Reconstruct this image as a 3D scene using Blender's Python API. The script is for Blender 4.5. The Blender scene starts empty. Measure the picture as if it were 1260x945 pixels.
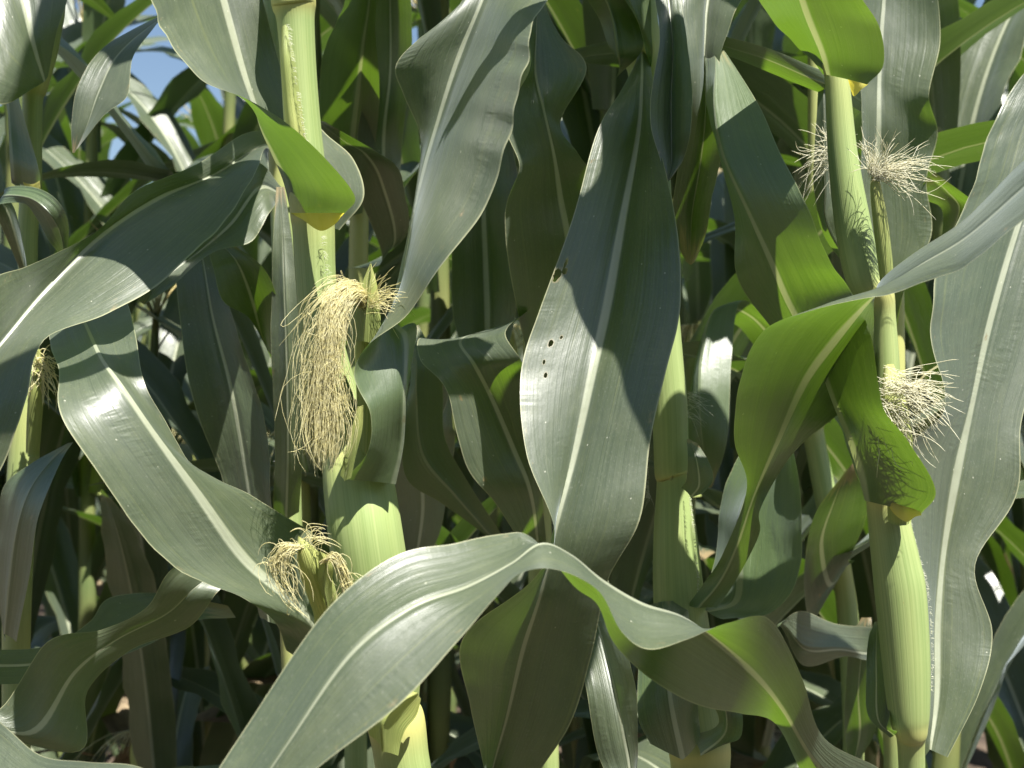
import bpy, math, random
import numpy as np
from mathutils import Vector

# ------------------------------------------------------------------ camera, world, sun
scene = bpy.context.scene
COL = scene.collection
FPX, CX, CY, CAMZ = 1731.0, 630.0, 472.5, 1.15
cam = bpy.data.objects.new('camera', bpy.data.cameras.new('camera'))
COL.objects.link(cam)
cam.location = (0, 0, CAMZ)
cam.rotation_euler = (math.radians(90), 0, 0)
cam.data.sensor_width = 36
cam.data.lens = 36 * FPX / 1260
cam.data.clip_start = 0.02
cam.data.clip_end = 2000
cam.data.dof.use_dof = True
cam.data.dof.focus_distance = 0.84
cam.data.dof.aperture_fstop = 14
scene.camera = cam

SUN_EL, SUN_AZ = math.radians(64), math.radians(36)     # azimuth measured from behind the camera towards +X
sdir = Vector((math.sin(SUN_AZ) * math.cos(SUN_EL), -math.cos(SUN_AZ) * math.cos(SUN_EL), math.sin(SUN_EL)))
world = bpy.data.worlds.new('World'); scene.world = world
world.use_nodes = True
wn, wl = world.node_tree.nodes, world.node_tree.links
wn.clear()
sky = wn.new('ShaderNodeTexSky'); sky.sky_type = 'NISHITA'; sky.sun_disc = False
sky.sun_elevation = SUN_EL
sky.sun_rotation = math.atan2(sdir.x, sdir.y)
sky.dust_density = 0.6; sky.ozone_density = 1.5
tcw = wn.new('ShaderNodeTexCoord')
mp = wn.new('ShaderNodeMapping'); mp.inputs['Scale'].default_value = (1, 1, 2.2)
mp.inputs['Location'].default_value = (0.3, 0.1, 0.4)
nz = wn.new('ShaderNodeTexNoise'); nz.inputs['Scale'].default_value = 3.2; nz.inputs['Detail'].default_value = 8
rmp = wn.new('ShaderNodeValToRGB'); rmp.color_ramp.elements[0].position = 0.63; rmp.color_ramp.elements[1].position = 0.78
mx = wn.new('ShaderNodeMix'); mx.data_type = 'RGBA'
mx.inputs['B'].default_value = (7.0, 7.2, 7.5, 1)
bg = wn.new('ShaderNodeBackground'); bg.inputs['Strength'].default_value = 0.05
wo = wn.new('ShaderNodeOutputWorld')
wl.new(tcw.outputs['Generated'], mp.inputs['Vector']); wl.new(mp.outputs['Vector'], nz.inputs['Vector'])
wl.new(nz.outputs['Fac'], rmp.inputs['Fac']); wl.new(rmp.outputs['Color'], mx.inputs['Factor'])
wl.new(sky.outputs['Color'], mx.inputs['A']); wl.new(mx.outputs['Result'], bg.inputs['Color'])
wl.new(bg.outputs['Background'], wo.inputs['Surface'])

sun = bpy.data.objects.new('sun', bpy.data.lights.new('sun', 'SUN')); COL.objects.link(sun)
sun.data.energy = 5.0; sun.data.angle = math.radians(0.5); sun.data.color = (1.0, 0.965, 0.91)
sun.rotation_euler = sdir.to_track_quat('Z', 'Y').to_euler()

vs = scene.view_settings
vs.view_transform = 'Standard'; vs.look = 'None'; vs.exposure = 1.38; vs.gamma = 1.0; vs.use_curve_mapping = False
scene.render.engine = 'CYCLES'
scene.cycles.max_bounces = 6; scene.cycles.transmission_bounces = 6; scene.cycles.transparent_max_bounces = 8
scene.cycles.diffuse_bounces = 1; scene.cycles.glossy_bounces = 2
scene.render.resolution_x = 1024; scene.render.resolution_y = 768

# ------------------------------------------------------------------ materials
class NT:
    def __init__(s, name):
        s.m = bpy.data.materials.new(name); s.m.use_nodes = True
        s.n, s.l = s.m.node_tree.nodes, s.m.node_tree.links; s.n.clear()
        s.out = s.n.new('ShaderNodeOutputMaterial')
    def put(s, sock, v):
        if isinstance(v, bpy.types.NodeSocket): s.l.new(v, sock)
        elif v is not None: sock.default_value = v
    def math(s, op, a, b=None, c=None, clamp=False):
        n = s.n.new('ShaderNodeMath'); n.operation = op; n.use_clamp = clamp
        s.put(n.inputs[0], a); s.put(n.inputs[1], b); s.put(n.inputs[2], c); return n.outputs[0]
    def mix(s, f, a, b):
        n = s.n.new('ShaderNodeMix'); n.data_type = 'RGBA'
        s.put(n.inputs['Factor'], f); s.put(n.inputs['A'], a); s.put(n.inputs['B'], b); return n.outputs['Result']
    def vec(s, x, y, z=0.0):
        n = s.n.new('ShaderNodeCombineXYZ'); s.put(n.inputs[0], x); s.put(n.inputs[1], y); s.put(n.inputs[2], z); return n.outputs[0]
    def noise(s, vec, scale, detail=3, rough=0.55):
        n = s.n.new('ShaderNodeTexNoise'); s.put(n.inputs['Vector'], vec)
        n.inputs['Scale'].default_value = scale; n.inputs['Detail'].default_value = detail
        n.inputs['Roughness'].default_value = rough; return n.outputs['Fac']
    def mr(s, v, a, b, c=0.0, d=1.0, smooth=False):
        n = s.n.new('ShaderNodeMapRange'); s.put(n.inputs['Value'], v)
        if smooth: n.interpolation_type = 'SMOOTHSTEP'
        for i, q in zip(('From Min', 'From Max', 'To Min', 'To Max'), (a, b, c, d)): s.put(n.inputs[i], q)
        return n.outputs['Result']
    def uv(s, name):
        n = s.n.new('ShaderNodeUVMap'); n.uv_map = name
        x = s.n.new('ShaderNodeSeparateXYZ'); s.l.new(n.outputs[0], x.inputs[0]); return x.outputs[0], x.outputs[1]

def leaf_material(name, holes=None, hue=(1, 1, 1), trans=0.27):
    t = NT(name)
    u, v = t.uv('leafn')            # u across 0..1, v along 0..1
    um, vm = t.uv('leafm')          # metres
    oi = t.n.new('ShaderNodeObjectInfo').outputs['Random']
    seed = t.math('MULTIPLY', oi, 37.0)
    du = t.math('ABSOLUTE', t.math('SUBTRACT', u, 0.5))         # 0 at midrib, .5 at margin
    fine = t.noise(t.vec(t.math('MULTIPLY', u, 150.0), t.math('MULTIPLY', vm, 3.0), seed), 1.0, 2)
    med = t.noise(t.vec(t.math('MULTIPLY', u, 42.0), t.math('MULTIPLY', vm, 2.0), seed), 1.0, 3, 0.6)
    big = t.noise(t.vec(t.math('MULTIPLY', um, 25.0), t.math('MULTIPLY', vm, 12.0), seed), 1.0, 3)
    hc = lambda c: (c[0] * hue[0], c[1] * hue[1], c[2] * hue[2], 1)
    dark, lite = hc((0.050, 0.068, 0.034)), hc((0.104, 0.128, 0.070))
    c = t.mix(t.mr(t.math('ADD', t.math('MULTIPLY', med, 0.65), t.math('MULTIPLY', fine, 0.35)), 0.25, 0.75), dark, lite)
    c = t.mix(t.mr(big, 0.35, 0.75, 0.0, 0.35), c, hc((0.13, 0.15, 0.11)))
    # midrib: pale, tapering to the tip
    rw = t.mr(v, 0.0, 1.0, 0.062, 0.008)
    rib = t.mr(t.math('DIVIDE', du, rw), 0.55, 1.0, 1.0, 0.0, True)
    groove = t.mr(t.math('DIVIDE', du, rw), 0.6, 2.6, 1.0, 0.0, True)
    ribl = t.mr(v, 0.6, 1.0, 0.95, 0.35)
    c = t.mix(t.math('MULTIPLY', rib, ribl), c, (0.40, 0.43, 0.30, 1))
    # margin: thin pale line
    edge = t.mr(du, 0.488, 0.497)
    c = t.mix(t.math('MULTIPLY', edge, 0.7), c, (0.52, 0.52, 0.30, 1))
    # specks and scratches
    vor = t.n.new('ShaderNodeTexVoronoi'); vor.inputs['Scale'].default_value = 1.0
    t.put(vor.inputs['Vector'], t.vec(t.math('MULTIPLY', um, 260.0), t.math('MULTIPLY', vm, 210.0), seed))
    sel = t.n.new('ShaderNodeSeparateXYZ'); t.l.new(vor.outputs['Color'], sel.inputs[0])
    speck = t.math('MULTIPLY', t.math('LESS_THAN', vor.outputs['Distance'], 0.13), t.math('GREATER_THAN', sel.outputs[0], 0.95))
    c = t.mix(t.math('MULTIPLY', speck, 0.6), c, (0.62, 0.62, 0.48, 1))
    mot = t.noise(t.vec(t.math('MULTIPLY', um, 70.0), t.math('MULTIPLY', vm, 55.0), seed), 1.0, 6, 0.7)
    c = t.mix(t.mr(mot, 0.50, 0.78, 0.0, 0.40), c, hc((0.17, 0.19, 0.10)))
    dust = t.noise(t.vec(t.math('MULTIPLY', um, 900.0), t.math('MULTIPLY', vm, 500.0), seed), 1.0, 2)
    c = t.mix(t.mr(dust, 0.60, 0.80, 0.0, 0.35), c, (0.32, 0.33, 0.25, 1))
    dry = t.math('ADD', v, t.math('MULTIPLY', t.noise(t.vec(t.math('MULTIPLY', u, 9.0), t.math('MULTIPLY', vm, 18.0), seed), 1.0, 4), 0.22))
    dry = t.math('ADD', dry, t.math('MULTIPLY', oi, 0.10))
    c = t.mix(t.mr(dry, 1.09, 1.13, 0.0, 0.9), c, (0.34, 0.25, 0.12, 1))
    spot = t.noise(t.vec(t.math('MULTIPLY', um, 160.0), t.math('MULTIPLY', vm, 60.0), seed), 1.0, 4, 0.7)
    c = t.mix(t.math('MULTIPLY', t.mr(spot, 0.62, 0.70, 0.0, 0.75), t.mr(du, 0.40, 0.485, 0.04, 1.0)), c, (0.30, 0.24, 0.12, 1))
    strk = t.noise(t.vec(t.math('MULTIPLY', u, 26.0), t.math('MULTIPLY', vm, 3.5), seed), 1.0, 3, 0.6)
    c = t.mix(t.mr(strk, 0.60, 0.74, 0.0, 0.5), c, (0.19, 0.21, 0.07, 1))
    v2 = t.n.new('ShaderNodeTexVoronoi'); v2.inputs['Scale'].default_value = 1.0
    t.put(v2.inputs['Vector'], t.vec(t.math('MULTIPLY', um, 62.0), t.math('MULTIPLY', vm, 44.0), seed))
    s2_ = t.n.new('ShaderNodeSeparateXYZ'); t.l.new(v2.outputs['Color'], s2_.inputs[0])
    les = t.math('MULTIPLY', t.mr(t.math('ADD', v2.outputs['Distance'], t.math('MULTIPLY', t.math('SUBTRACT', dust, 0.5), 0.25)), 0.05, 0.13, 0.85, 0.0), t.math('GREATER_THAN', s2_.outputs[0], 0.90))
    c = t.mix(les, c, (0.26, 0.19, 0.09, 1))
    # bluish wax on the upper face, plainer green below
    geo = t.n.new('ShaderNodeNewGeometry')
    back = geo.outputs['Backfacing']
    c_low = t.mix(0.45, c, hc((0.10, 0.165, 0.045)))
    c = t.mix(back, c, c_low)
    # bump: veins, lengthwise folds, cross wrinkles near the margin
    fold = t.noise(t.vec(t.math('MULTIPLY', u, 13.0), t.math('MULTIPLY', vm, 2.5), seed), 1.0, 2)
    blis = t.noise(t.vec(t.math('MULTIPLY', um, 60.0), t.math('MULTIPLY', vm, 28.0), seed), 1.0, 3)
    gran = t.noise(t.vec(t.math('MULTIPLY', um, 900.0), t.math('MULTIPLY', vm, 700.0), seed), 1.0, 1)
    wr = t.noise(t.vec(t.math('MULTIPLY', um, 14.0), t.math('MULTIPLY', vm, 260.0), seed), 1.0, 1)
    wmask = t.math('MULTIPLY', t.mr(du, 0.30, 0.47, 0, 1, True),
                   t.mr(t.noise(t.vec(um, t.math('MULTIPLY', vm, 9.0), seed), 3.0, 2), 0.50, 0.62, 0, 1, True))
    wr2 = t.noise(t.vec(t.math('MULTIPLY', um, 90.0), t.math('MULTIPLY', vm, 300.0), seed), 1.0, 1)
    wm2 = t.mr(t.noise(t.vec(t.math('MULTIPLY', um, 40.0), t.math('MULTIPLY', vm, 11.0), seed), 1.0, 2), 0.58, 0.68, 0, 1, True)
    h = t.math('ADD', t.math('MULTIPLY', fine, 0.16), t.math('MULTIPLY', med, 0.26))
    h = t.math('ADD', h, t.math('MULTIPLY', t.math('MULTIPLY', wr, wmask), 0.42))
    h = t.math('ADD', h, t.math('MULTIPLY', t.math('MULTIPLY', wr2, wm2), 0.5))
    h = t.math('ADD', h, t.math('MULTIPLY', fold, 0.7))
    h = t.math('ADD', h, t.math('MULTIPLY', blis, 1.1))
    h = t.math('ADD', h, t.math('MULTIPLY', gran, 0.05))
    h = t.math('SUBTRACT', h, t.math('MULTIPLY', groove, 0.7))
    bmp = t.n.new('ShaderNodeBump'); bmp.inputs['Strength'].default_value = 0.75; bmp.inputs['Distance'].default_value = 0.0011
    t.put(bmp.inputs['Height'], h)
    p = t.n.new('ShaderNodeBsdfPrincipled')
    t.put(p.inputs['Base Color'], c)
    t.put(p.inputs['Roughness'], t.mr(t.math('ADD', t.math('MULTIPLY', fine, .4), t.math('MULTIPLY', big, .6)), 0.3, 0.7, 0.34, 0.50))
    p.inputs['Specular IOR Level'].default_value = 1.0
    p.inputs['Coat Weight'].default_value = 0.5; p.inputs['Coat Roughness'].default_value = 0.38
    p.inputs['Sheen Weight'].default_value = 0.25; p.inputs['Sheen Roughness'].default_value = 0.4
    p.inputs['Sheen Tint'].default_value = (0.78, 0.9, 1.0, 1)
    t.l.new(bmp.outputs[0], p.inputs['Normal'])
    tr = t.n.new('ShaderNodeBsdfTranslucent')
    tc = t.mix(t.mr(fine, 0.3, 0.7), hc((0.13, 0.26, 0.010)), hc((0.23, 0.40, 0.025)))
    tc = t.mix(t.mr(med, 0.35, 0.65, 0.0, 0.35), tc, hc((0.13, 0.27, 0.012)))
    tc = t.mix(t.math('MULTIPLY', rib, 0.75), tc, (0.55, 0.60, 0.22, 1))
    t.put(tr.inputs['Color'], tc)
    ms = t.n.new('ShaderNodeMixShader'); ms.inputs[0].default_value = trans
    t.l.new(p.outputs[0], ms.inputs[1]); t.l.new(tr.outputs[0], ms.inputs[2])
    final = ms.outputs[0]
    if holes:
        acc = None; ring = None
        for (hu, hv, ru, rv) in holes:
            w = t.noise(t.vec(t.math('MULTIPLY', um, 420.0), t.math('MULTIPLY', vm, 420.0)), 1.0, 2)
            a = t.math('DIVIDE', t.math('SUBTRACT', u, hu), ru); b = t.math('DIVIDE', t.math('SUBTRACT', v, hv), rv)
            d = t.math('SQRT', t.math('ADD', t.math('MULTIPLY', a, a), t.math('MULTIPLY', b, b)))
            d = t.math('ADD', d, t.math('MULTIPLY', t.math('SUBTRACT', w, 0.5), 1.1))
            acc = d if acc is None else t.math('MINIMUM', acc, d)
        # brown rim round each bite
        t.put(p.inputs['Base Color'], t.mix(t.mr(acc, 1.0, 1.5, 0.8, 0.0), c, (0.30, 0.25, 0.12, 1)))
        tp = t.n.new('ShaderNodeBsdfTransparent')
        m2 = t.n.new('ShaderNodeMixShader'); t.put(m2.inputs[0], t.math('LESS_THAN', acc, 1.0))
        t.l.new(final, m2.inputs[1]); t.l.new(tp.outputs[0], m2.inputs[2]); final = m2.outputs[0]
    t.l.new(final, t.out.inputs['Surface'])
    return t.m

def stalk_material(name, k_=1.0):
    t = NT(name)
    u, v = t.uv('leafn'); um, vm = t.uv('leafm')
    oi = t.math('MULTIPLY', t.n.new('ShaderNodeObjectInfo').outputs['Random'], 31.0)
    at = t.n.new('ShaderNodeAttribute'); at.attribute_name = 'node'
    nd = at.outputs['Fac']
    uc = t.math('COSINE', t.math('MULTIPLY', u, 6.28318)); us = t.math('SINE', t.math('MULTIPLY', u, 6.28318))
    k = lambda q: t.vec(t.math('MULTIPLY', uc, q), t.math('MULTIPLY', us, q), t.math('ADD', t.math('MULTIPLY', vm, 2.5), oi))
    fine = t.noise(k(16.0), 1.0, 2); med = t.noise(k(4.0), 1.0, 3)
    big = t.noise(t.vec(t.math('MULTIPLY', uc, 0.8), t.math('MULTIPLY', us, 0.8), t.math('MULTIPLY', vm, 9.0)), 1.0, 3)
    c = t.mix(t.mr(t.math('ADD', t.math('MULTIPLY', fine, .55), t.math('MULTIPLY', med, .45)), 0.36, 0.64), (0.22, 0.30, 0.10, 1), (0.32, 0.40, 0.155, 1))
    c = t.mix(t.mr(big, 0.45, 0.75, 0, 0.45), c, (0.40, 0.44, 0.17, 1))
    c = t.mix(nd, c, (0.52, 0.50, 0.17, 1))
    if k_ != 1.0: c = t.mix(1.0 - k_, c, (0.03, 0.055, 0.015, 1))     # field plants: shade of the dense rows mixed into the stalk colour
    sp = t.noise(t.vec(t.math('MULTIPLY', uc, 8.0), t.math('MULTIPLY', us, 8.0), t.math('MULTIPLY', vm, 260.0)), 1.0, 2)
    c = t.mix(t.mr(sp, 0.72, 0.78, 0, 0.5), c, (0.30, 0.22, 0.08, 1))
    b = t.n.new('ShaderNodeBump'); b.inputs['Strength'].default_value = 0.5; b.inputs['Distance'].default_value = 0.0004
    t.put(b.inputs['Height'], t.math('ADD', fine, t.math('MULTIPLY', sp, 0.15)))
    p = t.n.new('ShaderNodeBsdfPrincipled'); t.put(p.inputs['Base Color'], c)
    p.inputs['Roughness'].default_value = 0.45; p.inputs['Specular IOR Level'].default_value = 0.45
    p.inputs['Subsurface Weight'].default_value = 0.0
    t.l.new(b.outputs[0], p.inputs['Normal'])
    t.l.new(p.outputs[0], t.out.inputs['Surface']); return t.m

def plain_material(name, a, b, rough=0.5, trans=0.0, tcol=None, scale=(30, 30, 4), bump=0.0004):
    t = NT(name)
    tc = t.n.new('ShaderNodeTexCoord'); mp = t.n.new('ShaderNodeMapping'); mp.inputs['Scale'].default_value = scale
    t.l.new(tc.outputs['Object'], mp.inputs['Vector'])
    f = t.noise(mp.outputs[0], 6.0, 4)
    c = t.mix(t.mr(f, 0.32, 0.68), (*a, 1), (*b, 1))
    p = t.n.new('ShaderNodeBsdfPrincipled'); t.put(p.inputs['Base Color'], c); p.inputs['Roughness'].default_value = rough
    bm_ = t.n.new('ShaderNodeBump'); bm_.inputs['Distance'].default_value = bump; t.put(bm_.inputs['Height'], f)
    t.l.new(bm_.outputs[0], p.inputs['Normal'])
    o = p.outputs[0]
    if trans:
        tr = t.n.new('ShaderNodeBsdfTranslucent'); tr.inputs['Color'].default_value = (*(tcol or b), 1)
        ms = t.n.new('ShaderNodeMixShader'); ms.inputs[0].default_value = trans
        t.l.new(o, ms.inputs[1]); t.l.new(tr.outputs[0], ms.inputs[2]); o = ms.outputs[0]
    t.l.new(o, t.out.inputs['Surface']); return t.m

def husk_material(name):
    t = NT(name)
    u, v = t.uv('leafn'); um, vm = t.uv('leafm')
    f = t.noise(t.vec(t.math('MULTIPLY', u, 60.0), t.math('MULTIPLY', vm, 6.0)), 1.0, 3)
    c = t.mix(t.mr(f, 0.35, 0.65), (0.25, 0.34, 0.09, 1), (0.46, 0.50, 0.17, 1))
    c = t.mix(t.mr(v, 0.35, 1.0, 0.0, 0.6), c, (0.55, 0.55, 0.17, 1))
    b = t.n.new('ShaderNodeBump'); b.inputs['Distance'].default_value = 0.0008; t.put(b.inputs['Height'], f)
    p = t.n.new('ShaderNodeBsdfPrincipled'); t.put(p.inputs['Base Color'], c); p.inputs['Roughness'].default_value = 0.45
    t.l.new(b.outputs[0], p.inputs['Normal'])
    tr = t.n.new('ShaderNodeBsdfTranslucent'); tr.inputs['Color'].default_value = (0.5, 0.6, 0.12, 1)
    ms = t.n.new('ShaderNodeMixShader'); ms.inputs[0].default_value = 0.2
    t.l.new(p.outputs[0], ms.inputs[1]); t.l.new(tr.outputs[0], ms.inputs[2])
    t.l.new(ms.outputs[0], t.out.inputs['Surface']); return t.m

M_LEAF = leaf_material('corn_leaf')
M_LEAF_BACK = leaf_material('corn_leaf_back', hue=(0.80, 0.86, 0.72), trans=0.16)  # darker leaf copy: gloom of the background put into the colour
M_LEAF_HOLES = None
M_STALK = stalk_material('corn_stalk')
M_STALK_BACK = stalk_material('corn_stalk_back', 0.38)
M_COLLAR = plain_material('leaf_collar', (0.70, 0.66, 0.14), (0.82, 0.76, 0.28), 0.5, 0.55, (0.9, 0.78, 0.08))
M_HUSK = husk_material('ear_husk')
M_SILK = plain_material('corn_silk', (0.80, 0.73, 0.36), (0.92, 0.88, 0.58), 0.36, 0.42, (0.95, 0.88, 0.45), (60, 60, 60), 0)
M_SILK_PALE = plain_material('corn_silk_pale', (0.84, 0.81, 0.58), (0.92, 0.91, 0.76), 0.4, 0.4, (0.85, 0.8, 0.5), (60, 60, 60), 0)
M_HAIR = plain_material('leaf_hair', (0.6, 0.62, 0.42), (0.8, 0.8, 0.65), 0.5, 0.3, (0.8, 0.8, 0.6), (60, 60, 60), 0)
M_DRY = plain_material('dry_leaf', (0.13, 0.09, 0.05), (0.30, 0.23, 0.13), 0.75, 0.12, (0.3, 0.2, 0.1), (12, 12, 3), 0.002)
M_ANTHER = plain_material('tassel', (0.42, 0.34, 0.12), (0.60, 0.50, 0.22), 0.7, 0.1, None, (40, 40, 40))
M_LITTER = plain_material('dry_litter', (0.30, 0.22, 0.13), (0.55, 0.45, 0.30), 0.8, 0.1, None, (9, 9, 9))
M_ROOT = plain_material('prop_root', (0.16, 0.08, 0.05), (0.30, 0.20, 0.10), 0.6, 0, None, (20, 20, 20))

# ------------------------------------------------------------------ geometry helpers
def at(x, y, d):
    return np.array([(x - CX) * d / FPX, d, CAMZ - (y - CY) * d / FPX])

def new_obj(name, verts, faces, mat, parent=None, origin=(0, 0, 0), uvn=None, uvm=None, attr=None, smooth=True):
    me = bpy.data.meshes.new(name)
    v = np.asarray(verts, dtype=float) - np.asarray(origin, dtype=float)
    me.from_pydata([tuple(p) for p in v], [], faces)
    if smooth: me.polygons.foreach_set('use_smooth', [True] * len(me.polygons))
    li = np.empty(len(me.loops), dtype=np.int32); me.loops.foreach_get('vertex_index', li)
    if uvn is not None:
        a = me.uv_layers.new(name='leafn'); a.data.foreach_set('uv', np.asarray(uvn)[li].astype(np.float32).ravel())
        b = me.uv_layers.new(name='leafm'); b.data.foreach_set('uv', np.asarray(uvm)[li].astype(np.float32).ravel())
    if attr is not None:
        at_ = me.attributes.new('node', 'FLOAT', 'POINT'); at_.data.foreach_set('value', np.asarray(attr, dtype=np.float32))
    me.materials.append(mat); me.update()
    o = bpy.data.objects.new(name, me); COL.objects.link(o)
    if parent: o.parent = parent
    return o

def spline(P, nsub):
    """Catmull-Rom through the rows of P (n, ...), returns samples."""
    P = np.asarray(P, dtype=float); n = len(P)
    ext = np.concatenate([(2 * P[0] - P[1])[None], P, (2 * P[-1] - P[-2])[None]])
    out = []
    for i in range(n - 1):
        p0, p1, p2, p3 = ext[i], ext[i + 1], ext[i + 2], ext[i + 3]
        for k in range(nsub):
            t = k / nsub
            out.append(0.5 * (2 * p1 + (p2 - p0) * t + (2 * p0 - 5 * p1 + 4 * p2 - p3) * t * t + (3 * p1 - p0 - 3 * p2 + p3) * t ** 3))
    out.append(P[-1]); return np.array(out)

def unit(v):
    n = np.linalg.norm(v, axis=-1, keepdims=True); return v / np.maximum(n, 1e-9)

def ribbon(rows, seed=0, nsub=9, nac=6, ruf=0.10, bulge=0.10, flip=False):
    """rows: (n,3,3) array of left edge, midrib, right edge points from base to tip."""
    rg = random.Random(seed)
    S = spline(rows, nsub); n = len(S)
    L, Mi, R = S[:, 0], S[:, 1], S[:, 2]
    T = unit(np.gradient(Mi, axis=0))
    s = np.concatenate([[0], np.cumsum(np.linalg.norm(np.diff(Mi, axis=0), axis=1))])
    v01 = s / s[-1]
    fade = np.clip(v01 * 6, 0, 1) * np.clip((1 - v01) * 6, 0, 1)
    verts, uvn, uvm = [], [], []
    ph = [rg.uniform(0, 6.28) for _ in range(8)]
    fr = [rg.uniform(9, 15), rg.uniform(20, 30), rg.uniform(42, 60)]
    cols = []
    for side, E in ((-1, L), (1, R)):
        A = (E - Mi); hw = np.linalg.norm(A, axis=1)
        nrm = unit(np.cross(T, A) * side)
        # smooth the normals along the length
        for _ in range(4):
            nrm[1:-1] = unit(nrm[:-2] + 2 * nrm[1:-1] + nrm[2:])
        o = 0 if side < 0 else 4
        wv = (np.sin(s * fr[0] * 6.28 / 1.6 + ph[o]) * 0.8 + np.sin(s * fr[1] * 6.28 / 1.6 + ph[o + 1]) * 0.35 + np.sin(s * fr[2] * 5 + ph[o + 2]) * 0.13 * (1 + np.sin(s * 31 + ph[o + 3])))
        bl = bulge * (1 + 0.5 * np.sin(s * 17 + ph[o + 3]))
        for k in range(1, nac + 1):
            t = k / nac
            te = t if t < 0.99 else 1.0
            off = hw * (bl * 4 * t * (1 - t) * 0.5 + ruf * wv * t * t * fade)
            cols.append((side * k, Mi + A * te + nrm * off[:, None], 0.5 + side * t * 0.5, side * hw * t))
    cols.append((0, Mi - 0 * T, 0.5, np.zeros(n)))
    cols.sort(key=lambda c: c[0])
    nc = len(cols)
    V = np.stack([c[1] for c in cols], axis=1).reshape(-1, 3)
    for i in range(n):
        for c in cols:
            uvn.append((c[2], v01[i])); uvm.append((c[3][i], s[i]))
    F = []
    for i in range(n - 1):
        for j in range(nc - 1):
            a = i * nc + j
            q = (a, a + 1, a + nc + 1, a + nc)
            F.append(q[::-1] if flip else q)
    return V, F, uvn, uvm

def tube(pts, radii, nseg=20, nsub=6, flat=1.0, node=None, ridge=0.0, cap=True):
    """pts (n,3), radii (n)."""
    D = np.concatenate([np.asarray(pts, float), np.asarray(radii, float)[:, None]], axis=1)
    S = spline(D, nsub); P, r = S[:, :3], np.maximum(S[:, 3], 1e-5)
    nd = spline(np.asarray(node, float)[:, None], nsub)[:, 0].clip(0, 1) if node is not None else np.zeros(len(P))
    T = unit(np.gradient(P, axis=0)); up = np.array([0, 1.0, 0])
    s = np.concatenate([[0], np.cumsum(np.linalg.norm(np.diff(P, axis=0), axis=1))])
    V, uvn, uvm, at_ = [], [], [], []
    ref = up if abs(T[0] @ up) < 0.9 else np.array([1.0, 0, 0])
    for i in range(len(P)):
        A = unit(np.cross(T[i], ref)); B = np.cross(A, T[i])
        ref = B if False else ref
        for j in range(nseg + 1):
            a = 2 * math.pi * j / nseg
            rr = r[i] * (1 + ridge * math.sin(a * 9))
            V.append(P[i] + A * math.cos(a) * rr + B * math.sin(a) * rr * flat)
            uvn.append((j / nseg, s[i] / s[-1])); uvm.append((j / nseg * 6.28 * r[i], s[i])); at_.append(nd[i])
    F = []
    w = nseg + 1
    for i in range(len(P) - 1):
        for j in range(nseg):
            a = i * w + j; F.append((a, a + 1, a + w + 1, a + w))
    if cap:
        for i in (0, len(P) - 1):
            F.append(tuple(i * w + j for j in range(nseg)))
    return V, F, uvn, uvm, at_

def strands(paths, r, nseg=3):
    V, F = [], []
    for P in paths:
        P = np.asarray(P); T = unit(np.gradient(P, axis=0)); base = len(V)
        ref = np.array([0.3, 1.0, 0.2])
        for i in range(len(P)):
            A = unit(np.cross(T[i], ref)); B = np.cross(A, T[i])
            rr = r * (1.0 if i < len(P) - 1 else 0.3)
            for j in range(nseg):
                a = 2 * math.pi * j / nseg
                V.append(P[i] + (A * math.cos(a) + B * math.sin(a)) * rr)
        for i in range(len(P) - 1):
            for j in range(nseg):
                a = base + i * nseg + j; b = base + i * nseg + (j + 1) % nseg
                F.append((a, b, b + nseg, a + nseg))
    return V, F

def tag(o, label=None, cat=None, group=None, kind=None):
    if label: o['label'] = label
    if cat: o['category'] = cat
    if group: o['group'] = group
    if kind: o['kind'] = kind

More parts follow.
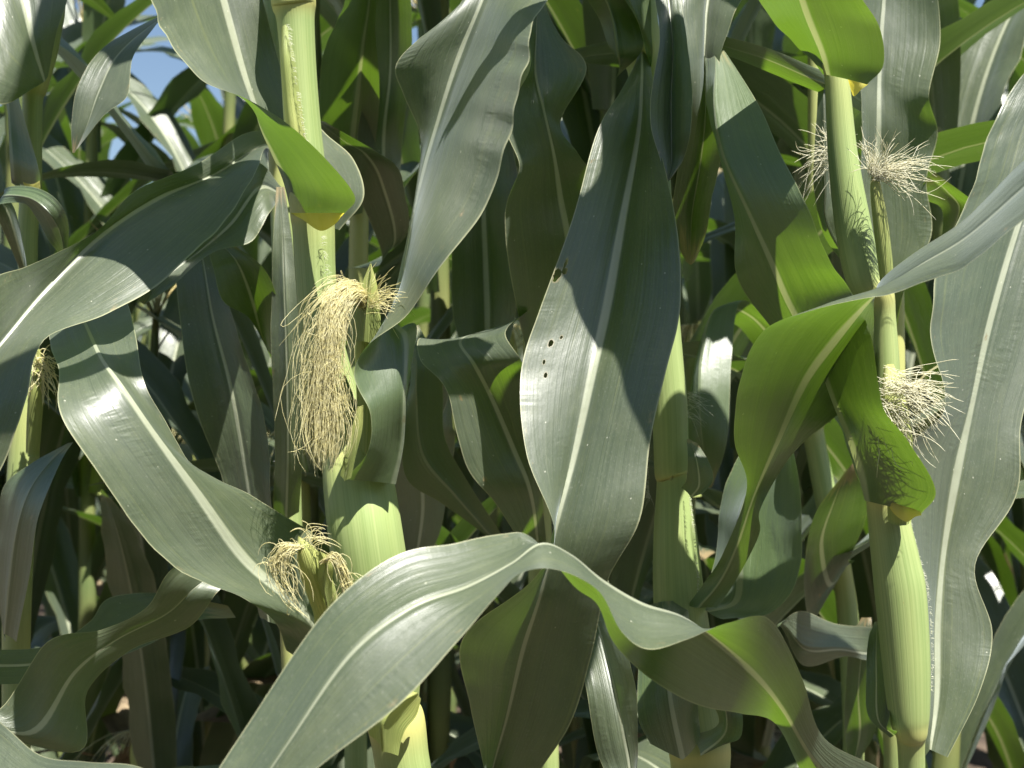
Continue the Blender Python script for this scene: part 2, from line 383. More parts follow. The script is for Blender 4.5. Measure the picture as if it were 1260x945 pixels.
class Plant:
    """One corn plant: an Empty at its base; stalk, leaves and ears are its parts."""
    def __init__(s, base, label, group='corn plants in the field', cat='corn plant'):
        s.o = np.array([base[0], base[1], 0.0])
        s.root = bpy.data.objects.new('corn_plant', None); COL.objects.link(s.root)
        s.root.location = tuple(s.o); s.root.empty_display_size = 0.1
        tag(s.root, label, cat, group)
    def stalk(s, pts, mat=None):
        """pts: (x, y, d, half width px, node) from top to bottom, then down to the ground."""
        P = [at(p[0], p[1], p[2]) for p in pts]; r = [p[3] * p[2] / FPX for p in pts]; nd = [p[4] if len(p) > 4 else 0 for p in pts]
        z = P[-1][2]; e = P[-1].copy(); k = 0
        while z > 0.16:
            z -= 0.13; k += 1
            q = e.copy(); t = (e[2] - z) / max(e[2], 0.01)
            q[2] = z; q[0] = e[0] + (s.o[0] - e[0]) * t; q[1] = e[1] + (s.o[1] - e[1]) * t
            P.append(q); r.append(r[-1] if k % 2 else r[-1] * 1.02); nd.append(0.8 if k % 2 else 0)
        P.append(np.array([s.o[0], s.o[1], -0.02])); r.append(r[-1] * 1.1); nd.append(0.5)
        V, F, un, um, a = tube(P, r, 28, 6, node=nd)
        s.st = new_obj('stalk', V, F, M_STALK, s.root, s.o, un, um, a); return s.st
    def leaf(s, rows, side='u', seed=0, ruf=0.06, bulge=0.10, mat=None, collar=None, label=None, nsub=9):
        """rows: (Lx,Ly,Ld, Mx,My,Md, Rx,Ry,Rd) in photo pixels + metres from the camera, base to tip."""
        A = np.array([[at(*r[0:3]), at(*r[3:6]), at(*r[6:9])] for r in rows])
        # which way does the ribbon face the camera?
        ar = 0
        for i in range(len(rows) - 1):
            q = [(rows[i][0], rows[i][1]), (rows[i][6], rows[i][7]), (rows[i + 1][6], rows[i + 1][7]), (rows[i + 1][0], rows[i + 1][1])]
            if min(p[1] for p in q) < -40: continue
            ar += sum(q[k][0] * q[(k + 1) % 4][1] - q[(k + 1) % 4][0] * q[k][1] for k in range(4))
        flip = (ar > 0) == (side == 'u')
        V, F, un, um = ribbon(A, seed, nsub, 7, ruf, bulge, flip)
        o = new_obj('leaf', V, F, mat or M_LEAF, s.root, s.o, un, um)
        if label: o['label'] = label
        if collar is not None: s.collar(o, collar)
        return o
    def collar(s, leafobj, pts):
        """pale yellow wedge where the blade meets the sheath: outline of pixels + depth."""
        rows = [[at(*q[0:3]), (at(*q[0:3]) + at(*q[3:6])) / 2, at(*q[3:6])] for q in pts]
        V, F, un, um = ribbon(np.array(rows), 3, 6, 3, 0.02, -0.15)
        return new_obj('leaf_collar', V, F, M_COLLAR, leafobj, s.o, un, um)
    def hairs(s, line, n, ln, seed=1, drift=(1, 0), name='hair_fringe', parent=None):
        rg = random.Random(seed); S = spline([at(*p) for p in line], 12); paths = []
        for i in range(n):
            f = rg.random() * (len(S) - 1.001); k = int(f); p = S[k] + (S[k + 1] - S[k]) * (f - k)
            d = np.array([drift[0] + rg.gauss(0, .45), rg.gauss(0, .5), drift[1] + rg.gauss(0, .45)]); d /= np.linalg.norm(d)
            l = ln * rg.uniform(.5, 1.2)
            paths.append([p, p + d * l * .5, p + d * l + np.array([0, 0, -l * .25])])
        V, F = strands(paths, 0.00009)
        return new_obj(name, V, F, M_HAIR, parent or s.st, s.o)
    def ear(s, pts, flat=1.0):
        P = [at(*p[:3]) for p in pts]; r = [p[3] * p[2] / FPX for p in pts]
        V, F, un, um, a = tube(P, r, 20, 8, flat, ridge=0.03)
        return new_obj('ear', V, F, M_HUSK, s.root, s.o, un, um, a)
    def husk_leaf(s, ear, rows, seed=5):
        A = np.array([[at(*r[0:3]), at(*r[3:6]), at(*r[6:9])] for r in rows])
        V, F, un, um = ribbon(A, seed, 8, 5, 0.03, 0.25)
        return new_obj('husk_leaf', V, F, M_HUSK, ear, s.o, un, um)
    def silk(s, ear, paths, r=0.00012, mat=None):
        V, F = strands(paths, r, 4)
        return new_obj('silk', V, F, mat or M_SILK, ear, s.o)

def hang_silk(root, guides, n, seed, spread, curl=0.0015, start=0.004, npt=24, stray=0.18):
    """guides: list of px paths [(x,y,d)...]; strands blend between them and curl."""
    rg = random.Random(seed); out = []
    G = [spline([at(*p) for p in g], 8) for g in guides]
    m = min(len(g) for g in G); G = [g[np.linspace(0, len(g) - 1, 40).astype(int)] for g in G]
    for i in range(n):
        w = np.array([rg.random() ** 2 for _ in G]); w /= w.sum()
        P = sum(g * q for g, q in zip(G, w))
        end = rg.uniform(0.45, 1.0); idx = np.linspace(0, (len(P) - 1) * end, npt)
        P = np.stack([np.interp(idx, range(len(P)), P[:, c]) for c in range(3)], axis=1)
        tt = np.linspace(0, 1, npt)
        a, b, c = rg.gauss(0, spread), rg.gauss(0, spread * .6), rg.gauss(0, spread * .6)
        amp = curl * rg.uniform(.4, 1.6) * (4 if rg.random() < stray else 1)
        f1, f2, p1, p2 = rg.uniform(4, 15), rg.uniform(4, 15), rg.uniform(0, 6), rg.uniform(0, 6)
        P[:, 0] += tt * a + amp * tt * np.sin(f1 * tt + p1) + rg.gauss(0, start) * (1 - tt)
        P[:, 1] += tt * b + amp * tt * np.sin(f2 * tt + p2) + rg.gauss(0, start) * (1 - tt)
        P[:, 2] += tt * c + amp * tt * np.cos(f1 * tt + p2) + rg.gauss(0, start * .5) * (1 - tt)
        if rg.random() < 0.22:      # curled free end
            k = npt // 3; q = np.linspace(0, rg.uniform(2, 5), k); rr = rg.uniform(.002, .005)
            sg = rg.choice((-1, 1))
            P[-k:, 0] += sg * rr * (1 - np.cos(q)); P[-k:, 2] += rr * np.sin(q) * 1.2
        out.append(P)
    return out

def burst_silk(c, n, seed, dirs, ln, sag=0.3, r0=0.003):
    rg = random.Random(seed); out = []; c = at(*c)
    for i in range(n):
        d = np.array(rg.choice(dirs), float) + np.array([rg.gauss(0, .35) for _ in range(3)]); d /= np.linalg.norm(d)
        l = ln * rg.uniform(.35, 1.1); tt = np.linspace(0, 1, 12)[:, None]
        side = np.cross(d, [rg.gauss(0, 1) for _ in range(3)]); k = rg.uniform(-.35, .35)
        P = c + np.array([rg.gauss(0, r0) for _ in range(3)]) + d * l * tt + side * l * k * tt ** 2 * np.sin(tt * rg.uniform(2, 5)) + np.array([0, 0, -sag * l]) * tt ** 2
        out.append(P)
    return out

# ------------------------------------------------------------------ ground
def build_ground():
    t = NT('soil')
    tc = t.n.new('ShaderNodeTexCoord').outputs['Object']
    a = t.noise(tc, 9.0, 8, 0.65); b = t.noise(tc, 60.0, 5)
    c = t.mix(t.mr(a, 0.35, 0.65), (0.045, 0.030, 0.020, 1), (0.11, 0.078, 0.052, 1))
    p = t.n.new('ShaderNodeBsdfPrincipled'); t.put(p.inputs['Base Color'], c); p.inputs['Roughness'].default_value = 0.9
    bp = t.n.new('ShaderNodeBump'); bp.inputs['Distance'].default_value = 0.02
    t.put(bp.inputs['Height'], t.math('ADD', a, t.math('MULTIPLY', b, .4))); t.l.new(bp.outputs[0], p.inputs['Normal'])
    t.l.new(p.outputs[0], t.out.inputs['Surface'])
    V, F = [], []
    xs = np.concatenate([[-600, -60, -12], np.linspace(-5, 5, 101), [12, 60, 600]])
    ys = np.concatenate([[-60, -8], np.linspace(-2, 9, 111), [16, 60, 1200]])
    for y in ys:
        for x in xs:
            h = 0.0
            if abs(x) <= 5 and -2 <= y <= 9:
                h = 0.02 * math.sin(x * 7.1 + y * 3) * math.sin(y * 5.3 - x) + 0.01 * math.sin(x * 23 + y * 17) - 0.012
            V.append((x, y, h))
    w = len(xs)
    for j in range(len(ys) - 1):
        for i in range(w - 1):
            F.append((j * w + i, j * w + i + 1, (j + 1) * w + i + 1, (j + 1) * w + i))
    o = new_obj('ground', V, F, t.m); tag(o, kind='structure')
    # dry leaf litter between the rows
    rg = random.Random(4); V, F = [], []
    for i in range(2600):
        x, y = rg.uniform(-3.2, 3.2), rg.uniform(0.2, 6.5); l, wd = rg.uniform(.02, .11), rg.uniform(.004, .018)
        a = rg.uniform(0, 6.28); c, s_ = math.cos(a), math.sin(a); b = len(V); z = rg.uniform(.012, .035)
        for k in range(4):
            q = (k / 3 - .5) * l; h = z + rg.uniform(0, .012)
            V += [(x + c * q - s_ * wd, y + s_ * q + c * wd, h + .004), (x + c * q, y + s_ * q, h), (x + c * q + s_ * wd, y + s_ * q - c * wd, h + .004)]
            if k:
                F += [(b + k * 3 - 3, b + k * 3 - 2, b + k * 3 + 1, b + k * 3), (b + k * 3 - 2, b + k * 3 - 1, b + k * 3 + 2, b + k * 3 + 1)]
    o = new_obj('leaf_litter', V, F, M_LITTER)
    tag(o, 'scattered dry leaf scraps lying on the dark soil between the corn rows', 'leaf litter', kind='stuff')
build_ground()

# ------------------------------------------------------------------ generic arching leaf in 3D
def arch_rows(p0, az, length, width, el0, droop, seed, n=9, twist=0.6):
    rg = random.Random(seed)
    pos = np.array(p0, float); el = el0; ds = length / (n - 1); rows = []
    a = az; tw = 0; dtw = rg.uniform(-twist, twist) / n; daz = rg.uniform(-.5, .5) / n
    for i in range(n):
        t = i / (n - 1)
        d = np.array([math.cos(a) * math.cos(el), math.sin(a) * math.cos(el), math.sin(el)])
        sidev = np.array([-math.sin(a), math.cos(a), 0]); upv = np.cross(d, sidev)
        cs, sn = math.cos(tw), math.sin(tw)
        A = sidev * cs + upv * sn; N = -sidev * sn + upv * cs
        w = width * 0.5 * (0.55 + 0.45 * min(1, t * 5)) * (1 - max(0, (t - .55) / .45) ** 1.6) + 0.0006
        cup = 0.35 * (1 - t) + .08
        rows.append([pos - A * w * math.cos(cup) - N * w * math.sin(cup) * -1 * -1, pos, pos + A * w * math.cos(cup) - N * w * math.sin(cup)])
        # edges lifted above the midrib on the upper side
        rows[-1][0] = pos - A * w * math.cos(cup) - N * -w * math.sin(cup) * (1 if upv[2] >= 0 else 1)
        rows[-1][2] = pos + A * w * math.cos(cup) + N * w * math.sin(cup)
        el -= droop / n * (0.35 + 1.5 * t); a += daz; tw += dtw
        pos = pos + d * ds
    return np.array(rows)

def add_arch_leaf(pl, z, az, length, width, el0, droop, seed, off=None, mat=None, ruf=0.12, nsub=4, nac=3, xy=None):
    c = np.array([pl.o[0], pl.o[1], 0]) if xy is None else np.array([xy[0], xy[1], 0])
    p0 = c + np.array([math.cos(az) * .013, math.sin(az) * .013, z])
    rows = arch_rows(p0, az, length, width, el0, droop, seed)
    V, F, un, um = ribbon(rows, seed, nsub, nac, ruf, 0.12, True)
    return new_obj('leaf', V, F, mat or M_LEAF_BACK, pl.root, pl.o, un, um)

# ------------------------------------------------------------------ hero plants (photo pixels + metres)
def base_xy(x, d, lean=0.0):
    return ((x - CX) * d / FPX + lean, d)

# ---- front left plant with the two silking ears
P1 = Plant(base_xy(500, .86), 'thick corn stalk left of centre with long golden silk hanging from its ear')
P1.stalk([(345, -620, .90, 15, 0), (350, -300, .88, 20, 0), (356, -60, .87, 23, 0), (360, -8, .86, 27, .2), (362, 8, .86, 27, 1), (364, 30, .86, 23, 0), (369, 110, .86, 22, 0),
          (376, 200, .86, 24, 0), (384, 262, .86, 27, .9), (386, 285, .86, 26, .3), (389, 350, .86, 25, 0), (398, 430, .86, 27, 0), (418, 520, .86, 36, 0),
          (436, 560, .86, 41, .5), (442, 600, .852, 44, .1), (450, 660, .845, 46, 0), (462, 740, .85, 46, 0), (476, 820, .86, 42, .1), (482, 868, .86, 34, .2), (487, 888, .86, 36, 1), (493, 925, .86, 34, .2), (500, 1000, .86, 34, 0)])
A = P1.leaf([(425, 262, .825, 358, 262, .86, 418, 283, .895),
             (436, 243, .81, 348, 222, .855, 447, 243, .905),
             (406, 203, .79, 333, 187, .85, 434, 196, .91),
             (358, 158, .782, 321, 160, .85, 400, 165, .905),
             (306, 124, .778, 312, 130, .855, 372, 132, .90),
             (254, 96, .785, 299, 85, .865, 350, 92, .89),
             (206, 50, .80, 282, 20, .87, 326, 10, .88),
             (180, -10, .80, 252, -90, .87, 300, -100, .88),
             (165, -110, .79, 215, -190, .86, 280, -190, .87),
             (150, -230, .78, 180, -280, .80, 230, -290, .82),
             (110, -300, .76, 120, -330, .77, 140, -350, .78)], 'u', 11, .03, .08,
            collar=[(358, 262, .850, 360, 264, .86), (372, 262, .829, 372, 270, .832), (392, 262, .827, 394, 284, .829), (408, 262, .826, 412, 276, .829), (424, 262, .826, 420, 266, .829)],
            label='broad silvery blade clasping the stalk, its bright green underside turned forward')
# folded young sheath on the left of the upper stalk
P1.husk_leaf(P1.st, [(346, 36, .85, 351, 30, .845, 354, 36, .85), (346, 70, .85, 352, 70, .838, 362, 70, .845), (350, 120, .85, 356, 120, .838, 370, 125, .845), (356, 170, .85, 364, 172, .838, 377, 175, .845), (366, 205, .85, 374, 207, .845, 384, 208, .85)])
P1.hairs([(353, 30, .84), (361, 90, .838), (372, 160, .838), (379, 195, .84)], 160, .003, 2, (1, .2))
P1.hairs([(395, 290, .845), (402, 340, .845), (406, 380, .845)], 90, .004, 3, (.6, .2))
E = P1.leaf([(424, 590, .815, 487, 596, .825, 488, 585, .88),
             (452, 556, .808, 497, 545, .82, 492, 530, .875),
             (456, 510, .802, 500, 480, .81, 505, 470, .87),
             (436, 462, .80, 502, 415, .82, 512, 400, .86),
             (452, 425, .80, 486, 392, .825, 474, 412, .855),
             (500, 385, .80, 495, 345, .835, 483, 372, .86),
             (552, 320, .78, 508, 265, .84, 502, 300, .86),
             (602, 250, .78, 521, 205, .845, 514, 215, .86),
             (619, 175, .775, 536, 155, .85, 516, 165, .86),
             (634, 120, .775, 552, 105, .85, 497, 118, .85),
             (655, 78, .78, 568, 60, .85, 486, 82, .84),
             (655, 30, .79, 590, 8, .85, 515, 48, .84),
             (678, -10, .81, 615, -50, .86, 565, 8, .85),
             (700, -70, .83, 660, -110, .86, 610, -80, .85),
             (760, -120, .85, 740, -150, .86, 700, -150, .86)], 'u', 5, .035, .10,
            label='long upright silvery blade with a waist and a dark curled lower end beside the ear')
# subtending leaf of the small ear
Cc = P1.leaf([(352, 800, .84, 420, 850, .85, 470, 850, .88),
              (338, 765, .83, 398, 790, .84, 440, 770, .88),
              (300, 738, .79, 372, 752, .83, 420, 700, .86),
              (216, 698, .765, 303, 690, .81, 384, 656, .86),
              (150, 625, .745, 243, 605, .785, 316, 613, .83),
              (96, 548, .735, 190, 530, .77, 236, 572, .80),
              (72, 500, .75, 148, 470, .77, 204, 520, .79),
              (72, 455, .80, 125, 440, .795, 176, 462, .79),
              (62, 425, .86, 108, 405, .86, 166, 408, .84),
              (60, 390, .92, 90, 365, .93, 150, 360, .92),
              (70, 350, .99, 85, 335, 1.0, 110, 330, .99)], 'u', 8, .03, .07,
             label='broad ribbed blade sloping down to the small lower ear, its top edge folded back into shade')
# upper ear: mostly behind the blade, with golden silk falling to the left
ear1 = P1.ear([(450, 590, .850, 12), (456, 560, .848, 18), (459, 500, .845, 20), (454, 450, .835, 17), (452, 415, .825, 15), (453, 380, .825, 13), (455, 350, .825, 6), (456, 328, .825, 1)])
P1.husk_leaf(ear1, [(437, 420, .82, 447, 420, .81, 466, 425, .82), (438, 390, .82, 450, 390, .806, 468, 395, .82), (440, 365, .82, 453, 362, .806, 467, 372, .82), (447, 345, .82, 456, 342, .81, 464, 350, .82), (455, 325, .82, 456, 322, .82, 457, 325, .82)])
P1.husk_leaf(ear1, [(418, 585, .80, 424, 592, .80, 432, 588, .80), (424, 560, .80, 431, 562, .797, 438, 560, .80), (432, 530, .80, 438, 530, .797, 446, 528, .80), (440, 500, .80, 443, 500, .80, 447, 498, .80)], 6)
gl = [[(450, 375, .82), (430, 350, .81), (404, 372, .80), (396, 425, .80), (376, 485, .80), (372, 535, .80), (388, 585, .80)],
      [(450, 370, .82), (432, 360, .80), (414, 388, .79), (408, 440, .79), (402, 500, .79), (398, 550, .79), (394, 588, .79)],
      [(450, 380, .81), (438, 368, .80), (424, 400, .79), (416, 450, .79), (428, 495, .79), (438, 530, .79), (420, 578, .79)],
      [(450, 372, .82), (434, 350, .81), (410, 358, .80), (400, 405, .79), (385, 460, .79), (384, 530, .79), (386, 560, .79)]]
sl = hang_silk(P1, gl, 900, 21, .0026, .0013, .0022)
sl += hang_silk(P1, [[(445, 372, .82), (420, 345, .81), (385, 365, .80), (368, 400, .80), (364, 450, .80), (362, 500, .80), (364, 530, .80)],
                     [(445, 372, .82), (430, 365, .80), (400, 380, .79), (390, 420, .79), (375, 480, .79), (370, 520, .79), (366, 560, .79)]], 34, 22, .005, .003, .003)
sl += burst_silk((455, 372, .815), 60, 23, [(1, 0, .5), (.9, -.3, .1), (.5, -.3, .8)], .026, .2)
sl += burst_silk((432, 362, .81), 55, 24, [(-.4, -.2, 1), (-1, -.2, .5), (-.2, -.3, .9)], .026, .8)
P1.silk(ear1, sl)
# small lower ear leaning out of the leaf axil
ear2 = P1.ear([(412, 800, .82, 26), (407, 772, .80, 20), (402, 750, .785, 17), (393, 722, .77, 18), (383, 695, .76, 17), (375, 676, .755, 10), (369, 664, .755, 3), (367, 660, .755, 1)])
P1.husk_leaf(ear2, [(400, 745, .765, 403, 748, .765, 409, 745, .77), (391, 715, .755, 397, 718, .75, 409, 715, .76), (392, 695, .752, 400, 694, .748, 410, 698, .755), (388, 680, .752, 394, 678, .75, 402, 682, .752)], 4)
s2 = hang_silk(P1, [[(375, 672, .755), (350, 668, .75), (338, 695, .75), (350, 735, .75), (378, 765, .75)],
                    [(378, 675, .755), (362, 680, .748), (356, 705, .748), (368, 735, .75), (384, 760, .75)],
                    [(372, 672, .755), (345, 675, .75), (328, 690, .75), (332, 705, .75), (350, 725, .75)]], 60, 31, .002, .001, .0016, stray=.2)
s2 += hang_silk(P1, [[(398, 690, .75), (412, 680, .745), (424, 700, .745), (432, 725, .745), (428, 745, .745)],
                     [(398, 692, .75), (410, 688, .745), (420, 712, .745), (424, 740, .745), (418, 760, .745)]], 65, 32, .0015, .0007, .0012, stray=.05)
s2 += burst_silk((380, 672, .755), 34, 33, [(.6, -.1, 1), (1, 0, .8), (-.2, 0, 1), (.3, 0, 1)], .024, .6)
P1.silk(ear2, s2, .00014)
P1.husk_leaf(P1.st, [(455, 905, .83, 470, 925, .82, 490, 930, .83), (450, 880, .83, 470, 890, .81, 498, 900, .83), (470, 860, .83, 490, 865, .815, 512, 880, .835), (508, 850, .83, 514, 852, .83, 518, 860, .835)], 14)

# ---- front right plant
P2 = Plant(base_xy(1128, .87), 'tall corn stalk at right with pale silk tufts at two heights')
P2.stalk([(990, -620, .88, 14, 0), (1000, -300, .87, 17, 0), (1015, -60, .865, 15, 0), (1020, 20, .86, 15, 0), (1027, 84, .86, 14, .8), (1030, 100, .86, 15, .3), (1037, 190, .86, 18, 0), (1050, 280, .86, 22, 0), (1064, 345, .86, 22, .1),
          (1080, 362, .86, 20, .8), (1088, 390, .86, 14, .2), (1091, 440, .86, 15, 0), (1092, 500, .86, 17, 0), (1094, 580, .86, 22, 0), (1092, 612, .86, 25, .9), (1093, 636, .86, 25, .2), (1102, 690, .86, 29, 0), (1108, 730, .86, 31, 0), (1114, 800, .86, 29.5, 0), (1117, 850, .86, 27, 0), (1119, 885, .86, 24, .1),
          (1121, 901, .86, 20, .6), (1121, 912, .862, 17, .3), (1122, 945, .865, 16, 0), (1124, 1010, .87, 17, 0)])
J = P2.leaf([(1013, 92, .885, 1017, 92, .835, 1067, 104, .828),
             (998, 72, .875, 1009, 66, .825, 1087, 80, .822),
             (962, 36, .855, 993, 24, .80, 1082, 34, .805),
             (930, -6, .83, 978, -22, .78, 1052, -14, .78),
             (895, -70, .80, 950, -90, .76, 1010, -80, .77),
             (850, -140, .78, 890, -160, .75, 940, -160, .76),
             (800, -190, .76, 810, -200, .75, 830, -210, .76)], 'd', 12, .03, .06,
            collar=[(1040, 93, .842, 1044, 96, .84), (1046, 93, .838, 1050, 118, .838), (1056, 95, .834, 1060, 110, .832), (1068, 98, .832, 1068, 104, .83)],
            label='bright green cupped blade base clasping the top of the right stalk')
H = P2.leaf([(1068, 616, .885, 1064, 616, .83, 1133, 633, .825),
             (1056, 590, .89, 1053, 575, .83, 1151, 604, .80),
             (1046, 560, .89, 1040, 535, .83, 1120, 545, .79),
             (1034, 520, .89, 1022, 490, .845, 1088, 498, .79),
             (990, 460, .895, 1000, 430, .86, 1072, 415, .81),
             (945, 400, .885, 970, 375, .86, 1048, 362, .835),
             (908, 340, .87, 947, 320, .845, 1024, 325, .82),
             (904, 270, .87, 918, 258, .84, 998, 262, .815),
             (886, 200, .88, 888, 190, .85, 962, 193, .83),
             (872, 140, .90, 878, 130, .875, 938, 138, .86),
             (868, 80, .92, 880, 75, .91, 908, 88, .90),
             (864, 40, .94, 872, 40, .935, 880, 45, .935)], 'd', 13, .035, .06,
            collar=[(1085, 613, .836, 1090, 616, .832), (1095, 614, .828, 1100, 632, .828), (1110, 618, .826, 1115, 642, .826), (1122, 622, .824, 1126, 636, .824), (1132, 628, .823, 1134, 634, .823)],
            label='long blade rising left from the yellow collar, translucent green in its lower half')
N = P2.leaf([(1137, 932, .868, 1144, 922, .865, 1166, 932, .860),
              (1141, 860, .865, 1151, 855, .878, 1206, 850, .868),
              (1140, 765, .865, 1152, 765, .890, 1221, 778, .882),
              (1126, 670, .865, 1162, 675, .900, 1200, 695, .895),
              (1117, 555, .875, 1178, 580, .905, 1250, 612, .905),
              (1163, 500, .89, 1197, 490, .915, 1257, 520, .915),
              (1147, 415, .89, 1216, 405, .925, 1288, 420, .93),
              (1150, 340, .905, 1243, 310, .94, 1310, 310, .945),
              (1190, 250, .93, 1272, 220, .955, 1345, 210, .955),
              (1215, 168, .95, 1300, 130, .97, 1370, 120, .97),
              (1262, 88, .97, 1340, 50, .98, 1400, 40, .98),
              (1340, 10, .98, 1390, -20, .98, 1430, -30, .98)], 'u', 15, .03, .05,
            label='wide grey-green blade with a broad pale midrib standing at the right of the stalk')
P1.hairs([(484, 640, .84), (490, 700, .84)], 60, .002, 19, (1, .2))
P2.hairs([(1118, 640, .86), (1131, 690, .86), (1141, 730, .86), (1146, 800, .86), (1145, 850, .86)], 220, .0020, 6, (1, .3))
# auricle lobe left of the lower node
P2.leaf([(1095, 908, .86, 1100, 905, .85, 1104, 900, .84), (1068, 880, .88, 1080, 885, .87, 1096, 892, .85), (1066, 830, .895, 1078, 835, .89, 1094, 840, .87), (1068, 790, .90, 1078, 790, .90, 1090, 790, .89), (1076, 765, .91, 1080, 765, .91, 1084, 765, .91)], 'u', 16, .02, .15)
ear3 = P2.ear([(1092, 352, .84, 8), (1089, 320, .838, 9), (1083, 270, .836, 9), (1078, 235, .835, 7), (1076, 212, .835, 4)])
P2.silk(ear3, burst_silk((1076, 216, .832), 80, 41, [(-.3, -.1, 1), (.2, -.2, 1), (.5, -.1, .9)], .030, .15, .002)
        + burst_silk((1077, 214, .832), 90, 42, [(1, -.1, .5), (1, -.2, .1), (1, 0, .25)], .040, .2, .002), .00014, M_SILK_PALE)
ear4 = P2.ear([(1107, 640, .84, 14), (1108, 590, .83, 17), (1103, 530, .83, 18), (1098, 480, .835, 13), (1094, 450, .84, 6)])
P2.silk(ear4, burst_silk((1094, 478, .815), 130, 44, [(1, -.1, -.05), (1, -.1, -.35), (1, -.2, .2), (.9, 0, -.2)], .036, .25, .005)
        + burst_silk((1094, 505, .812), 70, 45, [(.8, -.1, -.5), (.5, -.1, -.9), (.9, 0, -.2)], .030, .2, .004), .00016, M_SILK_PALE)
# the great arching leaf across the foreground, rooted low on this plant
L1 = P2.leaf([(1112, 990, .84, 1108, 1045, .85, 1100, 1050, .87),
              (1085, 948, .81, 1065, 1000, .82, 1040, 1010, .83),
              (1014, 908, .77, 1005, 940, .775, 990, 956, .80),
              (986, 832, .735, 962, 872, .745, 955, 892, .775),
              (948, 763, .70, 928, 830, .72, 912, 878, .735),
              (898, 766, .675, 876, 783, .70, 855, 866, .705),
              (846, 786, .65, 838, 757, .685, 796, 832, .69),
              (798, 798, .638, 790, 741, .675, 755, 790, .705),
              (764, 776, .63, 742, 713, .665, 735, 745, .695),
              (738, 729, .625, 703, 682, .655, 706, 722, .685),
              (692, 703, .62, 666, 668, .645, 655, 662, .672),
              (645, 704, .612, 628, 694, .632, 618, 657, .665),
              (610, 735, .60, 575, 722, .618, 560, 668, .645),
              (562, 790, .59, 505, 748, .605, 485, 684, .63),
              (490, 868, .58, 430, 806, .592, 400, 753, .615),
              (385, 950, .575, 352, 918, .58, 305, 892, .60),
              (310, 1030, .57, 290, 1010, .575, 245, 990, .585),
              (210, 1130, .575, 200, 1130, .575, 190, 1130, .575)], 'u', 17, .012, .06, nsub=10,
             label='great smooth pale blade arching across the foreground and folding over on the right')

# ---- centre plant with the long hanging leaf
P3 = Plant(base_xy(842, .97), 'centre corn plant whose long shaded leaf with bite holes hangs straight down')
P3.stalk([(770, -620, .96, 14, 0), (775, -300, .96, 18, 0), (781, -40, .96, 22, 0), (785, 20, .96, 24, .2), (790, 66, .96, 25, .5), (796, 100, .96, 22, 0), (806, 250, .96, 21, 0), (816, 400, .96, 21, 0), (824, 500, .96, 22, 0), (826, 574, .96, 21, .2), (827, 584, .96, 21, .9), (828, 594, .96, 20, .1),
          (831, 660, .96, 27, 0), (836, 740, .96, 32, 0), (848, 840, .96, 36, 0), (858, 905, .96, 38, .1), (861, 925, .96, 38, .9), (862, 950, .96, 36, .2), (864, 1010, .96, 34, 0)])
holes = [(0.040, 0.302, 0.030, 0.0075), (0.085, 0.298, 0.022, 0.0035), (0.075, 0.288, 0.012, 0.006), (0.16, 0.385, 0.018, 0.004), (0.22, 0.378, 0.010, 0.0025), (0.145, 0.408, 0.009, 0.0025), (0.17, 0.423, 0.012, 0.0028)]
M_LEAF_HOLES = leaf_material('corn_leaf_bitten', holes)
G = P3.leaf([(782, 78, .93, 790, 62, .925, 800, 74, .93),
             (764, 112, .90, 790, 105, .905, 806, 120, .895),
             (736, 160, .87, 786, 165, .89, 812, 180, .865),
             (704, 270, .845, 766, 270, .865, 832, 270, .84),
             (666, 375, .83, 747, 375, .845, 837, 375, .825),
             (641, 460, .815, 728, 462, .825, 820, 455, .81),
             (648, 560, .795, 706, 560, .812, 800, 545, .80),
             (682, 655, .785, 680, 655, .80, 787, 640, .79),
             (655, 715, .79, 664, 730, .805, 748, 715, .80),
             (570, 785, .80, 643, 800, .825, 728, 805, .815),
             (578, 868, .825, 624, 880, .845, 702, 890, .83),
             (598, 960, .85, 602, 965, .865, 655, 965, .85),
             (600, 1050, .87, 596, 1060, .88, 615, 1060, .87)], 'u', 18, .02, .10, mat=M_LEAF_HOLES,
            label='long dark hanging blade with pale midrib and small bite holes near its left edge')
P3.hairs([(846, 600, .945), (852, 650, .94), (857, 700, .94), (858, 735, .94)], 240, .0022, 12, (1, .2))
P3.leaf([(846, 745, .945, 858, 748, .93, 882, 748, .92),
         (868, 715, .93, 886, 715, .915, 905, 715, .91),
         (890, 680, .90, 907, 670, .89, 934, 658, .88),
         (919, 600, .87, 927, 612, .87, 936, 625, .865),
         (903, 540, .84, 958, 545, .85, 975, 560, .875),
         (911, 465, .80, 992, 470, .835, 1035, 505, .88),
         (938, 410, .765, 1030, 418, .82, 1071, 462, .87),
         (1000, 385, .745, 1060, 383, .80, 1075, 405, .84),
         (1060, 368, .735, 1078, 364, .78, 1076, 368, .80),
         (1092, 362, .725, 1092, 352, .765, 1085, 345, .79),
         (1140, 345, .70, 1135, 325, .735, 1130, 308, .76),
         (1190, 326, .67, 1190, 292, .70, 1195, 262, .735),
         (1260, 272, .63, 1256, 235, .66, 1262, 196, .70),
         (1330, 210, .60, 1325, 170, .62, 1325, 140, .64),
         (1400, 130, .58, 1395, 110, .59, 1385, 95, .60)], 'd', 19, .02, .10,
        label='long blade showing its glowing green underside, then twisting away to the upper right')
